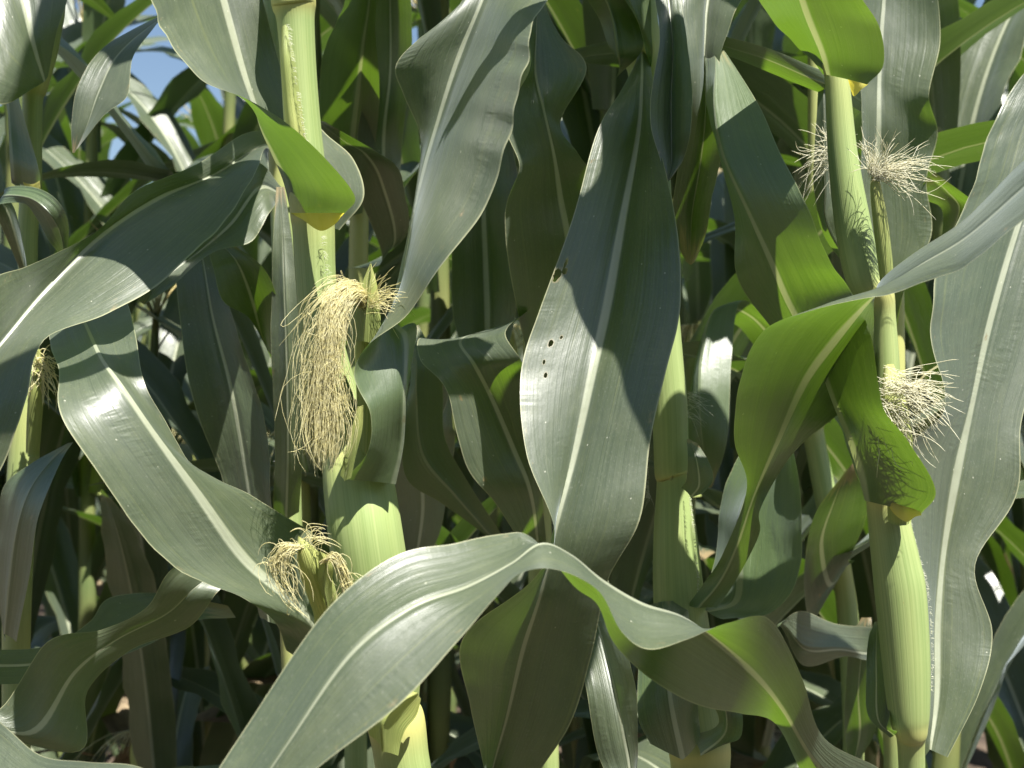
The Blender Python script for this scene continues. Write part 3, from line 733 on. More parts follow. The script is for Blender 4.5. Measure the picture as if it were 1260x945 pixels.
# two more blades hanging at the top of the centre plant
P3.leaf([(798, -60, .93, 812, -65, .93, 830, -60, .93), (806, 0, .90, 822, -5, .905, 838, 0, .90), (812, 50, .88, 828, 60, .89, 846, 60, .87), (802, 110, .865, 826, 115, .88, 853, 110, .86), (801, 155, .86, 826, 165, .87, 850, 160, .855), (812, 195, .86, 826, 200, .865, 841, 195, .86), (821, 222, .86, 822, 223, .86, 824, 222, .86)], 'u', 20, .03, .15, mat=M_LEAF_BACK)
P3.leaf([(800, -120, .93, 830, -130, .95, 860, -120, .93), (832, -40, .92, 870, -50, .94, 915, -30, .92), (838, 20, .905, 868, 25, .93, 902, 22, .91), (846, 70, .90, 866, 80, .925, 886, 75, .91), (846, 130, .91, 868, 140, .925, 889, 130, .91), (838, 190, .93, 862, 200, .94, 886, 195, .925), (828, 250, .95, 852, 260, .96, 876, 250, .94), (832, 295, .97, 850, 300, .97, 868, 290, .96), (844, 322, .98, 850, 326, .98, 856, 320, .98)], 'u', 22, .04, .15)
P3.leaf([(770, 62, .935, 762, 80, .93, 758, 96, .935), (752, 62, .92, 760, 70, .915, 790, 60, .92), (735, 20, .92, 752, 20, .91, 782, 22, .92), (716, -10, .90, 735, -20, .90, 760, -15, .90), (670, -80, .88, 690, -90, .88, 720, -95, .88)], 'd', 23, .05, .1)
P3.leaf([(800, 66, .945, 795, 66, .93, 800, 90, .925), (782, 30, .94, 786, 30, .91, 802, 60, .915), (745, -15, .92, 765, -20, .90, 800, -10, .91), (720, -60, .9, 745, -70, .89, 785, -70, .90)], 'd', 24, .05, .1)
P3.leaf([(850, 905, .94, 862, 930, .93, 890, 915, .92), (884, 890, .93, 892, 900, .92, 912, 905, .91), (872, 850, .93, 890, 855, .91, 912, 850, .92), (880, 815, .94, 892, 818, .92, 908, 812, .93), (888, 790, .96, 896, 790, .96, 905, 790, .96)], 'u', 25, .03, .2)
P3.leaf([(864, 745, .96, 870, 752, .95, 890, 762, .93), (868, 735, .98, 905, 738, .95, 950, 752, .92), (878, 690, 1.0, 908, 690, .96, 984, 700, .92), (885, 630, 1.02, 912, 630, .98, 987, 620, .93), (905, 570, 1.03, 935, 575, 1.0, 975, 548, .95), (940, 520, 1.05, 950, 515, 1.03, 962, 510, 1.0)], 'd', 26, .03, .1, mat=M_LEAF_BACK)
# white-lit blade scrap at the node right of the stalk
P3.leaf([(838, 600, .945, 850, 612, .935, 866, 606, .92), (845, 590, .935, 860, 596, .925, 877, 590, .915), (846, 562, .93, 856, 562, .925, 872, 568, .92), (845, 540, .94, 848, 540, .94, 858, 545, .935)], 'u', 27, .03, .1)
P3.hairs([(800, 545, .95), (798, 590, .95), (800, 615, .95)], 130, .009, 15, (-.8, .1))
P3.hairs([(846, 480, .95), (846, 520, .95)], 30, .018, 16, (1, -.1))
# leaf with the bright midrib under the arch
P3.leaf([(846, 990, .93, 838, 1000, .92, 830, 1005, .90), (790, 975, .88, 786, 985, .86, 778, 990, .84), (785, 920, .85, 772, 925, .85, 738, 935, .86), (783, 850, .845, 757, 850, .865, 722, 850, .87), (770, 790, .86, 742, 790, .885, 712, 800, .89), (755, 740, .89, 728, 740, .905, 700, 750, .91), (740, 680, .93, 722, 680, .94, 705, 690, .94)], 'u', 28, .03, .12)
P3.leaf([(862, 905, .93, 840, 935, .91, 800, 915, .90), (858, 850, .91, 825, 860, .90, 785, 880, .90), (852, 790, .92, 820, 795, .91, 786, 810, .92), (845, 740, .95, 815, 740, .94, 790, 750, .95)], 'd', 29, .02, .1, mat=M_LEAF_BACK)

# ---- far left plant
P4 = Plant(base_xy(20, 1.02), 'corn plant at the far left edge with a small silk tuft')
P4.stalk([(75, -560, 1.02, 12, 0), (66, -60, 1.02, 16, 0), (60, 40, 1.02, 15, 0), (44, 104, 1.02, 15, .6), (40, 130, 1.02, 12, .1), (38, 230, 1.02, 13, .2), (34, 300, 1.02, 12, 0), (36, 400, 1.02, 12, 0), (34, 470, 1.02, 13, 0), (32, 520, 1.02, 17, .4), (27, 600, 1.02, 19, 0), (22, 700, 1.02, 18, 0), (20, 790, 1.02, 17, .3), (20, 900, 1.02, 17, 0)])
P4.leaf([(26, 232, .99, 14, 225, .99, 48, 232, .98), (18, 205, .99, 12, 195, .985, 50, 215, .97), (12, 165, 1.0, 10, 150, .99, 40, 180, .975), (8, 130, 1.0, 8, 115, .99, 24, 125, .98), (-10, 80, 1.0, -6, 60, .99, 10, 60, .99), (-60, 20, .98, -55, 0, .97, -45, -10, .97)], 'd', 41, .03, .1,
        collar=[(28, 224, .974, 30, 228, .974), (34, 226, .972, 34, 234, .972), (42, 226, .97, 44, 235, .97), (49, 222, .968, 50, 232, .968)])
P4.leaf([(60, 90, .99, 55, 100, .985, 42, 108, .98), (70, 40, .985, 40, 50, .975, 6, 128, .945), (84, -5, .99, 30, -5, .98, -50, 120, .93), (95, -70, 1.0, 10, -70, .99, -100, 60, .94), (60, -140, 1.01, -30, -130, 1.0, -130, -40, .96), (-40, -190, 1.0, -90, -170, 1.0, -140, -130, .98)], 'u', 42, .04, .1)
P4.leaf([(34, 330, 1.0, 30, 330, .99, 24, 330, .99), (20, 262, .98, 12, 268, .96, 0, 275, .96), (6, 233, .955, 2, 242, .95, -10, 255, .95), (40, 230, .94, 34, 243, .935, 28, 250, .94), (68, 244, .93, 56, 258, .93, 45, 268, .94), (83, 270, .93, 72, 282, .935, 60, 296, .94), (84, 300, .94, 78, 306, .94, 72, 312, .945), (80, 330, .95, 79, 331, .95, 78, 332, .95)], 'd', 44, .02, .1, mat=M_LEAF_BACK)
ear5 = P4.ear([(40, 560, .99, 8), (42, 520, .985, 9), (45, 480, .98, 9), (47, 455, .98, 6), (48, 430, .98, 2)])
P4.silk(ear5, burst_silk((48, 450, .975), 70, 46, [(.3, -.1, .8), (.6, -.1, -.7), (-.3, -.1, -.9), (.8, 0, .2)], .022, .6, .004), .00028)
P4.leaf([(6, 790, 1.0, 4, 780, .99, 20, 790, .98), (-5, 720, .99, 10, 715, .97, 38, 700, .95), (-2, 650, .98, 20, 650, .955, 45, 640, .94), (5, 600, .97, 35, 605, .95, 60, 600, .94), (40, 570, .96, 60, 570, .95, 78, 562, .95), (84, 545, .96, 87, 545, .96, 90, 544, .96)], 'd', 43, .03, .12, mat=M_LEAF_BACK)

# ---- plant behind the front left stalk, carrying the broad crossing leaf
P6 = Plant(base_xy(352, 1.08), 'corn plant half hidden behind the golden silk, a broad silvery leaf reaching left')
P6.stalk([(330, -520, 1.08, 12, 0), (336, -100, 1.08, 15, 0), (342, 60, 1.08, 15, 0), (346, 170, 1.08, 16, .8), (349, 300, 1.08, 15, 0), (352, 450, 1.08, 15, .5), (356, 620, 1.08, 15, 0), (360, 760, 1.08, 16, .7), (365, 900, 1.08, 16, 0)])
P6.leaf([(340, 160, 1.05, 342, 175, 1.06, 340, 190, 1.06),
         (300, 165, .98, 318, 182, 1.0, 326, 182, .985),
         (240, 203, .93, 262, 216, .945, 318, 205, .92),
         (165, 236, .90, 195, 243, .91, 278, 268, .88),
         (118, 285, .87, 122, 290, .875, 215, 335, .85),
         (40, 325, .835, 55, 358, .85, 135, 383, .82),
         (-15, 345, .81, 5, 420, .82, 56, 420, .80),
         (-70, 400, .79, -60, 500, .80, 28, 500, .79),
         (-110, 500, .78, -100, 590, .79, 0, 580, .79),
         (-150, 620, .78, -140, 680, .785, -70, 690, .79)], 'u', 51, .03, .08,
        label='broad silvery blade crossing in front of the left plants with a white midrib')
P6.leaf([(346, 230, 1.06, 345, 238, 1.055, 342, 246, 1.05), (315, 200, 1.02, 318, 232, 1.02, 332, 262, 1.0), (275, 235, 1.0, 285, 275, 1.0, 310, 295, .98), (235, 280, .985, 248, 308, .985, 262, 310, .97), (190, 320, .97, 200, 345, .97, 215, 350, .96), (170, 370, .97, 178, 375, .97, 182, 372, .965)], 'u', 52, .04, .08)
P6.leaf([(337, 630, 1.05, 352, 640, 1.04, 368, 630, 1.04), (338, 560, 1.03, 354, 560, 1.02, 372, 560, 1.02), (335, 460, 1.02, 353, 460, 1.01, 372, 460, 1.01), (334, 370, 1.02, 350, 370, 1.01, 367, 370, 1.01), (336, 300, 1.02, 348, 300, 1.02, 360, 300, 1.02), (340, 230, 1.03, 345, 230, 1.03, 350, 230, 1.03)], 'u', 53, .05, .1)
P6.leaf([(340, 455, 1.06, 345, 462, 1.05, 340, 470, 1.05), (310, 395, 1.04, 322, 412, 1.05, 338, 440, 1.04), (275, 370, 1.02, 308, 362, 1.04, 342, 375, 1.02), (262, 330, 1.02, 290, 320, 1.03, 325, 330, 1.02), (255, 300, 1.03, 265, 295, 1.04, 285, 300, 1.03)], 'u', 54, .04, .1)
P6.leaf([(320, 760, 1.06, 330, 765, 1.05, 345, 770, 1.05), (280, 610, 1.06, 305, 600, 1.05, 335, 620, 1.04), (240, 500, 1.05, 285, 480, 1.05, 325, 520, 1.04), (222, 400, 1.06, 262, 390, 1.06, 290, 400, 1.05), (215, 320, 1.07, 250, 320, 1.07, 265, 330, 1.07), (215, 270, 1.1, 235, 260, 1.1, 245, 265, 1.1)], 'u', 55, .05, .1, mat=M_LEAF_BACK)
# narrow curled leaf at top left of that plant
P6.leaf([(340, 60, 1.06, 338, 55, 1.05, 332, 50, 1.05), (300, -30, 1.04, 285, -20, 1.02, 270, -10, 1.0), (245, -10, 1.02, 230, 5, 1.0, 215, 10, .98), (190, 22, 1.02, 188, 30, 1.0, 184, 40, .98), (128, 58, .99, 145, 68, .98, 163, 72, .97), (97, 103, .97, 122, 112, .97, 157, 118, .95), (88, 152, .965, 108, 152, .965, 128, 142, .955), (89, 188, .965, 92, 188, .965, 96, 182, .96)], 'u', 56, .02, .12)

# ---- plant behind the right stalk
P7 = Plant(base_xy(1100, 1.06), 'corn plant directly behind the right stalk with a tall ruffled silver blade')
P7.stalk([(1090, -560, 1.06, 11, 0), (1094, -100, 1.06, 12, 0), (1096, 200, 1.06, 13, 0), (1098, 420, 1.06, 15, .7), (1100, 700, 1.06, 15, 0), (1102, 860, 1.06, 16, .7), (1104, 960, 1.06, 16, 0)])
ear6 = P7.ear([(1062, 380, 1.0, 8), (1054, 320, .985, 11), (1042, 250, .975, 11), (1030, 205, .965, 8), (1026, 190, .96, 3)])
P7.silk(ear6, burst_silk((1026, 188, .955), 90, 43, [(-.8, -.1, .4), (-.3, 0, .9), (-.7, 0, -.5), (0, 0, 1)], .030, .3, .004), .00015, M_SILK_PALE)
P7.leaf([(1088, 440, 1.03, 1093, 440, 1.03, 1098, 440, 1.03), (1062, 370, 1.0, 1082, 370, 1.01, 1112, 360, .995), (1055, 290, .995, 1080, 290, 1.01, 1146, 290, .995), (1058, 215, 1.0, 1079, 215, 1.015, 1140, 222, 1.0), (1060, 150, .995, 1080, 150, 1.01, 1154, 165, 1.0), (1058, 100, 1.0, 1081, 100, 1.015, 1144, 118, .995), (1056, 40, 1.005, 1084, 40, 1.02, 1157, 50, 1.005), (1055, -20, 1.01, 1088, -20, 1.025, 1152, -20, 1.01), (1050, -100, 1.01, 1085, -110, 1.02, 1140, -100, 1.01), (1060, -190, 1.01, 1085, -200, 1.01, 1110, -190, 1.01)], 'u', 61, .05, .12)
P7.leaf([(1096, 400, 1.05, 1094, 392, 1.04, 1096, 384, 1.05), (1020, 300, 1.02, 1022, 290, 1.0, 1030, 280, 1.0), (1003, 240, 1.0, 1015, 235, .99, 1034, 235, 1.0), (1002, 190, .99, 1015, 185, .985, 1030, 185, .99), (1006, 120, .99, 1014, 120, .985, 1022, 120, .99), (1008, 60, 1.0, 1012, 60, 1.0, 1016, 60, 1.0)], 'u', 62, .07, .12)
P7.leaf([(1100, 330, 1.05, 1102, 340, 1.05, 1104, 350, 1.05), (1150, 300, 1.05, 1150, 318, 1.04, 1148, 330, 1.04), (1196, 262, 1.03, 1180, 262, 1.03, 1160, 262, 1.03), (1200, 250, 1.02, 1165, 235, 1.02, 1138, 245, 1.02), (1150, 212, 1.0, 1142, 218, 1.0, 1136, 226, 1.0)], 'u', 63, .03, .1)

P7.leaf([(1096, 128, 1.06, 1096, 134, 1.06, 1094, 140, 1.06), (1066, 112, 1.05, 1064, 126, 1.05, 1062, 138, 1.05), (1040, 95, 1.0, 1040, 112, 1.0, 1040, 126, 1.01), (1002, 83, .97, 1002, 98, .975, 1003, 112, .99), (950, 61, .94, 946, 74, .945, 940, 86, .96), (905, 48, .93, 902, 60, .935, 900, 71, .95), (880, 44, .93, 878, 54, .935, 876, 64, .94), (850, 52, .94, 848, 56, .94, 846, 60, .94)], 'd', 64, .02, .08)
# ---- plant just outside the left edge: its leaf tips come into the picture low down
P8 = Plant(base_xy(-120, .80), 'corn plant beyond the left edge, its leaf ends filling the bottom left corner')
P8.stalk([(-130, -400, .80, 12, 0), (-128, 200, .80, 15, 0), (-126, 500, .80, 17, .7), (-124, 700, .80, 18, 0), (-122, 900, .80, 18, .7), (-120, 1000, .80, 18, 0)])
P8.leaf([(-120, 905, .79, -118, 915, .78, -120, 925, .78), (-70, 850, .75, -72, 880, .74, -75, 930, .73), (-5, 885, .73, -20, 940, .715, -35, 985, .70), (48, 928, .71, 30, 975, .69, 10, 1015, .68), (105, 937, .69, 95, 985, .68, 80, 1030, .67), (170, 943, .68, 160, 985, .67, 150, 1030, .665), (230, 975, .67, 235, 990, .67, 235, 1010, .665)], 'u', 71, .02, .08)
P8.leaf([(-115, 940, .81, -115, 930, .80, -115, 920, .79), (-30, 905, .81, -40, 890, .80, -50, 870, .80), (98, 925, .84, 40, 900, .815, 0, 872, .81), (108, 850, .86, 92, 828, .84, 58, 790, .82), (160, 800, .87, 142, 788, .86, 125, 775, .85), (232, 772, .88, 205, 755, .87, 180, 748, .86), (268, 728, .87, 242, 722, .87, 214, 698, .86), (300, 700, .90, 292, 690, .90, 285, 680, .90)], 'u', 72, .02, .1,
        label='dark twisting blade with two sunlit patches, low at the left')
P8.leaf([(-110, 800, .84, -112, 808, .84, -112, 816, .84), (-20, 800, .90, -25, 818, .89, -25, 840, .88), (60, 795, .94, 55, 815, .93, 50, 838, .92), (110, 765, .97, 125, 790, .96, 130, 815, .95), (135, 735, .99, 165, 765, .98, 190, 790, .97), (200, 730, 1.0, 215, 745, 1.0, 235, 765, .99), (280, 745, 1.0, 285, 752, 1.0, 290, 760, 1.0)], 'u', 73, .03, .1)

# ---- plant behind the long hanging leaf
P9 = Plant(base_xy(668, 1.12), 'corn plant behind the centre, one blue-grey leaf folded over like a collar')
P9.stalk([(640, -520, 1.12, 11, 0), (648, 0, 1.12, 13, 0), (655, 300, 1.12, 14, .6), (662, 600, 1.12, 15, .6), (668, 780, 1.12, 16, 0), (670, 880, 1.12, 16, .6), (672, 960, 1.12, 16, 0)])
P9.leaf([(655, 690, 1.08, 664, 690, 1.07, 674, 690, 1.06), (610, 620, .99, 655, 610, 1.0, 665, 590, 1.0), (572, 570, .96, 632, 550, .99, 652, 530, .98), (548, 480, .94, 605, 490, .975, 645, 470, .96), (519, 445, .94, 583, 448, .955, 642, 445, .94), (515, 416, .975, 566, 420, .965, 622, 412, .955), (540, 420, 1.0, 592, 408, .99, 636, 394, .98), (610, 412, 1.03, 630, 398, 1.02, 652, 380, 1.01)], 'u', 81, .03, .08,
        label='blue-grey blade folded over at the top like a collar')
P9.leaf([(652, 560, 1.09, 662, 560, 1.08, 672, 560, 1.08), (648, 440, 1.03, 690, 430, 1.05, 720, 430, 1.04), (626, 330, .98, 702, 320, 1.0, 738, 320, .99), (622, 258, .96, 690, 240, .985, 735, 230, .98), (640, 205, .95, 682, 190, .97, 712, 190, .97), (620, 148, .95, 670, 135, .96, 690, 150, .97), (652, 85, .96, 658, 90, .97, 722, 84, .96), (650, 40, .97, 660, 38, .98, 690, 45, .97), (655, 5, .99, 662, 0, .99, 670, 0, .99), (664, -60, 1.0, 668, -62, 1.0, 672, -62, 1.0)], 'u', 82, .03, .12,
        label='tall deep blue-green blade standing in shade left of the hanging leaf')
P9.leaf([(600, 660, 1.1, 608, 665, 1.1, 620, 662, 1.1), (545, 620, 1.09, 560, 610, 1.08, 580, 600, 1.08), (500, 590, 1.08, 520, 560, 1.07, 548, 540, 1.07), (496, 530, 1.07, 512, 490, 1.06, 545, 480, 1.06), (505, 470, 1.07, 512, 440, 1.06, 535, 440, 1.06), (500, 420, 1.08, 505, 400, 1.08, 515, 400, 1.08)], 'd', 83, .05, .12)
P9.leaf([(585, 470, 1.16, 598, 475, 1.16, 612, 470, 1.15), (560, 400, 1.15, 600, 400, 1.16, 632, 395, 1.14), (556, 330, 1.14, 598, 330, 1.16, 636, 330, 1.13), (552, 260, 1.14, 595, 260, 1.15, 636, 250, 1.12), (560, 190, 1.14, 595, 190, 1.15, 630, 180, 1.12), (570, 120, 1.15, 592, 110, 1.15, 615, 110, 1.14), (585, 50, 1.16, 590, 50, 1.16, 596, 50, 1.16)], 'u', 84, .05, .12)

# ---- plant at top centre-left with the glowing green leaf
P10 = Plant(base_xy(440, 1.25), 'corn plant behind the tall silvery blade with one glowing green upper leaf')
P10.stalk([(450, -480, 1.25, 10, 0), (446, -60, 1.25, 12, 0), (442, 260, 1.25, 12, .7), (438, 480, 1.25, 12, 0), (436, 600, 1.25, 13, .7), (436, 800, 1.25, 14, 0), (438, 950, 1.25, 14, 0)])
P10.leaf([(425, 262, 1.24, 434, 265, 1.23, 446, 262, 1.23), (395, 170, 1.19, 434, 180, 1.22, 462, 175, 1.2), (394, 110, 1.13, 441, 115, 1.18, 467, 110, 1.16), (402, 50, 1.08, 448, 50, 1.13, 462, 45, 1.11), (428, -5, 1.02, 455, -5, 1.08, 465, -5, 1.06), (440, -80, .98, 455, -90, 1.0, 470, -90, 1.0)], 'd', 91, .02, .08)
P10.leaf([(430, 330, 1.23, 440, 330, 1.22, 450, 330, 1.22), (470, 320, 1.18, 485, 300, 1.17, 500, 290, 1.16), (440, 240, 1.14, 470, 225, 1.13, 498, 235, 1.12), (418, 200, 1.10, 450, 190, 1.11, 488, 205, 1.10), (392, 168, 1.06, 425, 175, 1.08, 460, 185, 1.08), (370, 140, 1.04, 385, 145, 1.05, 400, 150, 1.06)], 'u', 92, .02, .1, mat=M_LEAF_BACK)
P10.leaf([(470, 300, 1.2, 478, 300, 1.2, 486, 300, 1.2), (440, 180, 1.2, 472, 180, 1.2, 495, 180, 1.19), (455, 90, 1.18, 480, 90, 1.18, 505, 90, 1.17), (458, 0, 1.15, 480, 0, 1.16, 505, 0, 1.14), (462, -80, 1.12, 480, -80, 1.12, 495, -80, 1.12)], 'u', 93, .05, .1)
P10.leaf([(500, 700, 1.2, 510, 700, 1.2, 520, 700, 1.2), (490, 640, 1.2, 520, 630, 1.18, 545, 640, 1.16), (485, 560, 1.18, 520, 560, 1.16, 560, 545, 1.14), (540, 480, 1.14, 548, 500, 1.14, 555, 520, 1.12), (552, 450, 1.12, 556, 455, 1.12, 560, 462, 1.12)], 'u', 94, .05, .1)

# ---- plant between centre and right stalk
P5 = Plant(base_xy(1040, 1.32), 'thin corn plant with a yellow collar in the gap left of the right stalk')
P5.stalk([(1000, -420, 1.32, 9, 0), (1004, 200, 1.32, 10, .5), (1000, 420, 1.32, 13, 0), (998, 512, 1.32, 16, .7), (1003, 545, 1.32, 13, .1), (1022, 640, 1.32, 14, 0), (1034, 690, 1.32, 12, .6), (1044, 770, 1.32, 13, 0), (1050, 900, 1.32, 13, 0)])
P5.leaf([(985, 522, 1.3, 990, 520, 1.29, 1022, 520, 1.28), (975, 505, 1.3, 985, 490, 1.29, 1024, 505, 1.28), (950, 460, 1.29, 965, 440, 1.28, 1010, 470, 1.27), (905, 400, 1.28, 925, 390, 1.26, 950, 400, 1.26), (870, 420, 1.24, 880, 380, 1.22, 912, 370, 1.22), (850, 500, 1.2, 862, 440, 1.18, 900, 440, 1.18), (850, 560, 1.18, 862, 520, 1.16, 895, 540, 1.16), (870, 600, 1.17, 872, 600, 1.17, 876, 600, 1.17)], 'd', 95, .04, .1)
P5.leaf([(1040, 700, 1.3, 1045, 690, 1.29, 1052, 690, 1.28), (1000, 760, 1.28, 1022, 720, 1.26, 1045, 690, 1.24), (990, 720, 1.25, 1010, 670, 1.23, 1065, 640, 1.2), (1000, 640, 1.2, 1025, 620, 1.18, 1068, 600, 1.16), (1040, 580, 1.16, 1045, 575, 1.16, 1050, 570, 1.16)], 'u', 96, .03, .1, mat=M_LEAF_BACK)
P5.leaf([(1110, 800, 1.28, 1115, 790, 1.26, 1110, 780, 1.26), (1072, 812, 1.2, 1075, 805, 1.2, 1076, 772, 1.2), (1040, 808, 1.17, 1035, 800, 1.16, 1030, 768, 1.17), (988, 818, 1.14, 992, 800, 1.13, 990, 752, 1.13), (958, 770, 1.12, 960, 768, 1.12, 966, 762, 1.12), (930, 820, 1.1, 935, 800, 1.1, 945, 790, 1.1)], 'u', 97, .03, .08)
P5.leaf([(1045, 945, 1.28, 1050, 940, 1.26, 1055, 940, 1.26), (1040, 900, 1.24, 1058, 900, 1.23, 1078, 895, 1.22), (1040, 850, 1.22, 1056, 850, 1.21, 1072, 850, 1.20), (1046, 790, 1.2, 1062, 790, 1.2, 1074, 790, 1.19), (1060, 760, 1.2, 1066, 760, 1.2, 1072, 760, 1.2)], 'u', 98, .06, .1)

# upper and lower leaves of the hero plants beyond the frame (they cast the dappled shade)
def extra(pl, xy, specs):
    for (z, az, ln, el, dr, sd) in specs:
        add_arch_leaf(pl, z, math.radians(az), ln, .085, math.radians(el), math.radians(dr), sd, mat=M_LEAF, xy=xy, nsub=6, nac=4)
def sx(x, d): return ((x - CX) * d / FPX, d)
extra(P1, sx(347, .88), [(1.52, 70, .6, 62, 110, 1), (1.60, 190, .5, 72, 70, 2)])
extra(P2, sx(1000, .87), [(1.50, 70, .6, 66, 100, 3), (1.60, 170, .45, 74, 60, 4)])
extra(P3, sx(773, .96), [(1.52, 100, .6, 66, 110, 5), (1.62, 200, .55, 70, 100, 6)])
extra(P4, sx(72, 1.02), [(1.58, 100, .6, 60, 110, 7), (1.62, 230, .5, 60, 100, 8)])
for pl, d, xx in ((P6, 1.08, 332), (P7, 1.06, 1092), (P9, 1.12, 645), (P10, 1.25, 448), (P5, 1.32, 965)):
    rg = random.Random(int(xx))
    extra(pl, sx(xx, d), [(1.50, rg.uniform(40, 140), .55, 62, 110, xx), (1.58, rg.uniform(180, 360), .5, 66, 100, xx + 1), (1.64, rg.uniform(40, 140), .45, 68, 90, xx + 2)])
    extra(pl, (pl.o[0], pl.o[1]), [(.55, rg.uniform(100, 260), .6, 55, 130, xx + 3), (.40, rg.uniform(-60, 80), .55, 55, 130, xx + 4)])

# unseen blades added above the frame, shaped to throw shade on the long leaves
def shade_leaf(pl, rows, t, seed):
    off = np.array(sdir) * t
    A = np.array([[at(r[0], r[1], r[4]) + off, at((r[0] + r[2]) / 2, (r[1] + r[3]) / 2, r[4] + .006) + off, at(r[2], r[3], r[4]) + off] for r in rows])
    V, F, un, um = ribbon(A, seed, 6, 4, .02, .12, False)
    return new_obj('leaf', V, F, M_LEAF, pl.root, pl.o, un, um)  # unseen shade caster, added under the common object name
shade_leaf(P3, [(752, -60, 800, -70, .90), (742, 20, 840, 10, .89), (740, 120, 856, 110, .875), (740, 205, 862, 200, .86), (690, 300, 866, 290, .85), (708, 350, 862, 360, .835), (752, 425, 856, 430, .825), (768, 510, 838, 500, .81), (800, 575, 815, 575, .80)], .29, 301)
shade_leaf(P9, [(640, -60, 730, -70, .98), (610, 20, 740, 10, .97), (605, 120, 742, 110, .96), (608, 200, 738, 200, .965), (612, 280, 715, 280, .97), (640, 370, 680, 370, .98)], .32, 302)
shade_leaf(P3, [(745, 110, 770, 210, .83), (690, 128, 690, 235, .83), (625, 138, 622, 246, .83), (585, 146, 585, 250, .83), (556, 152, 562, 222, .83), (542, 165, 545, 180, .83)], .20, 303)
shade_leaf(P4, [(-80, 740, -80, 900, .86), (20, 740, 30, 880, .86), (120, 715, 120, 850, .87), (180, 690, 205, 790, .88), (225, 650, 240, 720, .89)], .58, 305)

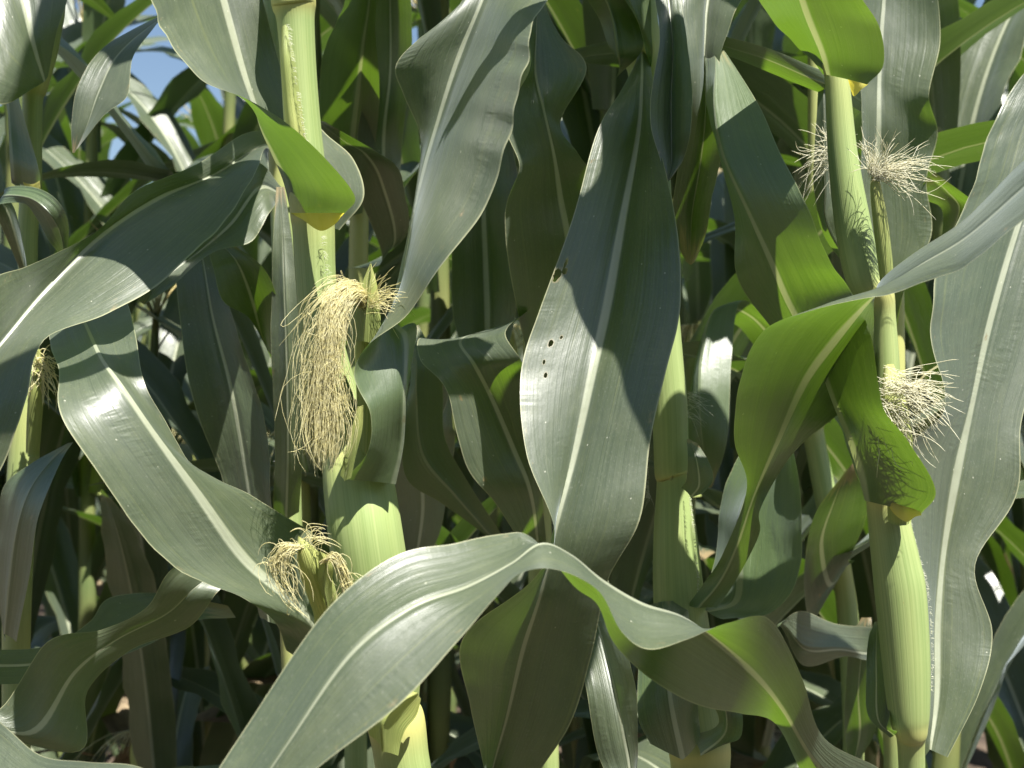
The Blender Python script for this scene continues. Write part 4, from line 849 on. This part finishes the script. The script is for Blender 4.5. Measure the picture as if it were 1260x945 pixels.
# ------------------------------------------------------------------ the field behind, and unseen rows added behind the camera
def build_field_plant(seed, base, label):
    rg = random.Random(seed)
    pl = Plant(base, label, 'corn plants standing in the rows behind')
    H_ = 1.95 + rg.uniform(-.08, .08)
    nn = 12; P, r, nd = [], [], []
    lean = rg.uniform(-.03, .03)
    for i in range(nn * 2 + 1):
        z = H_ * (1 - i / (nn * 2)); k = 1 - z / H_
        P.append((pl.o[0] + lean * (1 - k) + .006 * math.sin(i * 1.3), pl.o[1], z)); r.append((.006 + .011 * k ** .7) * (1.08 if i % 2 else .96)); nd.append(.8 if i % 2 == 0 else 0)
    V, F, un, um, a = tube(P, r, 12, 2, node=nd)
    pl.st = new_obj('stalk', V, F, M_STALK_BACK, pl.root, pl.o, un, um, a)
    az0 = rg.uniform(0, 360)
    for i in range(11):
        z = .32 + i * .135; t = i / 10
        az = math.radians(az0 + 180 * (i % 2) + rg.uniform(-28, 28))
        ln = (.50 + .30 * math.sin(math.pi * min(1, t * .9 + .15))) * rg.uniform(.85, 1.1)
        add_arch_leaf(pl, z, az, ln, .098 * rg.uniform(.85, 1.1) * (1 - .25 * t), math.radians(rg.uniform(62, 80)), math.radians(rg.uniform(80, 185) * (1 - .3 * t)), seed * 100 + i, mat=M_DRY if i == 0 and seed % 2 else M_LEAF_BACK,
                      xy=(pl.o[0] + lean * z / H_, pl.o[1]))
    # an ear with a little silk
    az = math.radians(az0 + 90); c = np.array([pl.o[0], pl.o[1], 1.0]); d = np.array([math.cos(az), math.sin(az), 0])
    V, F, un, um, a = tube([c + d * .012, c + d * .03 + np.array([0, 0, .06]), c + d * .045 + np.array([0, 0, .13]), c + d * .05 + np.array([0, 0, .17])], [.012, .02, .017, .004], 12, 4)
    e = new_obj('ear', V, F, M_HUSK, pl.root, pl.o, un, um, a)
    tip = c + d * .05 + np.array([0, 0, .168]); pts = []
    for k in range(34):
        q = d * rg.uniform(-.2, 1) + np.array([rg.gauss(0, .5), rg.gauss(0, .5), .5]); tt = np.linspace(0, 1, 6)[:, None]; l = rg.uniform(.02, .06)
        pts.append(tip + q * l * tt + np.array([0, 0, -l * 1.3]) * tt ** 2)
    V, F = strands(pts, .0006)
    new_obj('silk', V, F, M_SILK, e, pl.o)
    # tassel
    pts = []; top = np.array([pl.o[0] + lean, pl.o[1], H_ - .01])
    for k in range(9):
        a_ = rg.uniform(0, 6.28); q = np.array([math.cos(a_) * .5, math.sin(a_) * .5, 1.0]) if k else np.array([0, 0, 1.0]); tt = np.linspace(0, 1, 6)[:, None]; l = rg.uniform(.12, .2)
        pts.append(top + q * l * tt + np.array([math.cos(a_), math.sin(a_), -1]) * .04 * tt ** 2)
    V, F = strands(pts, .0022)
    new_obj('tassel', V, F, M_ANTHER, pl.root, pl.o)
    return pl

FIELD_LABEL = 'leafy corn plant in the dense shaded rows around the front plants'
protos = []
rg = random.Random(77)
slots = []
rows_y = [-.85, -1.35, 1.55, 2.05, 2.65, 3.3, 4.0, 4.7, 5.4, 6.1, 7.0, 8.0]  # negative rows: unseen plants added behind the camera to block low sky
for j, y in enumerate(rows_y):
    hw = .37 * y + .28 if y > 0 else 1.5
    n = int(2 * hw / (.16 if j < 6 else .2))
    for i in range(n):
        x = -hw + (i + .5) * 2 * hw / n + rg.uniform(-.045, .045)
        px = CX + x * FPX / y
        thin = y > 0 and (150 < px < 228 or 700 < px < 745)      # thin places in the stand: stunted plants
        slots.append((x, y + rg.uniform(-.07, .07), j, min(.95, (CAMZ + .15 * y) / 2.12) if thin else 0))
for k in range(6):
    x, y, j, sh = slots[k]
    protos.append(build_field_plant(200 + k, (x, y), FIELD_LABEL))
for k, (x, y, j, sh) in enumerate(slots):
    if k < 6: continue
    src = protos[rg.randrange(6)]
    r = src.root.copy(); COL.objects.link(r)
    r.location = (x, y, 0); r.rotation_euler = (rg.uniform(-.03, .03), rg.uniform(-.03, .03), rg.uniform(0, 6.28))
    s_ = sh or rg.uniform(.93, 1.07); r.scale = (s_, s_, s_)
    for ch in src.root.children:
        c = ch.copy(); COL.objects.link(c); c.parent = r
        for g in ch.children:
            q = g.copy(); COL.objects.link(q); q.parent = c
print('plants', len(slots), 'objects', len(bpy.data.objects))
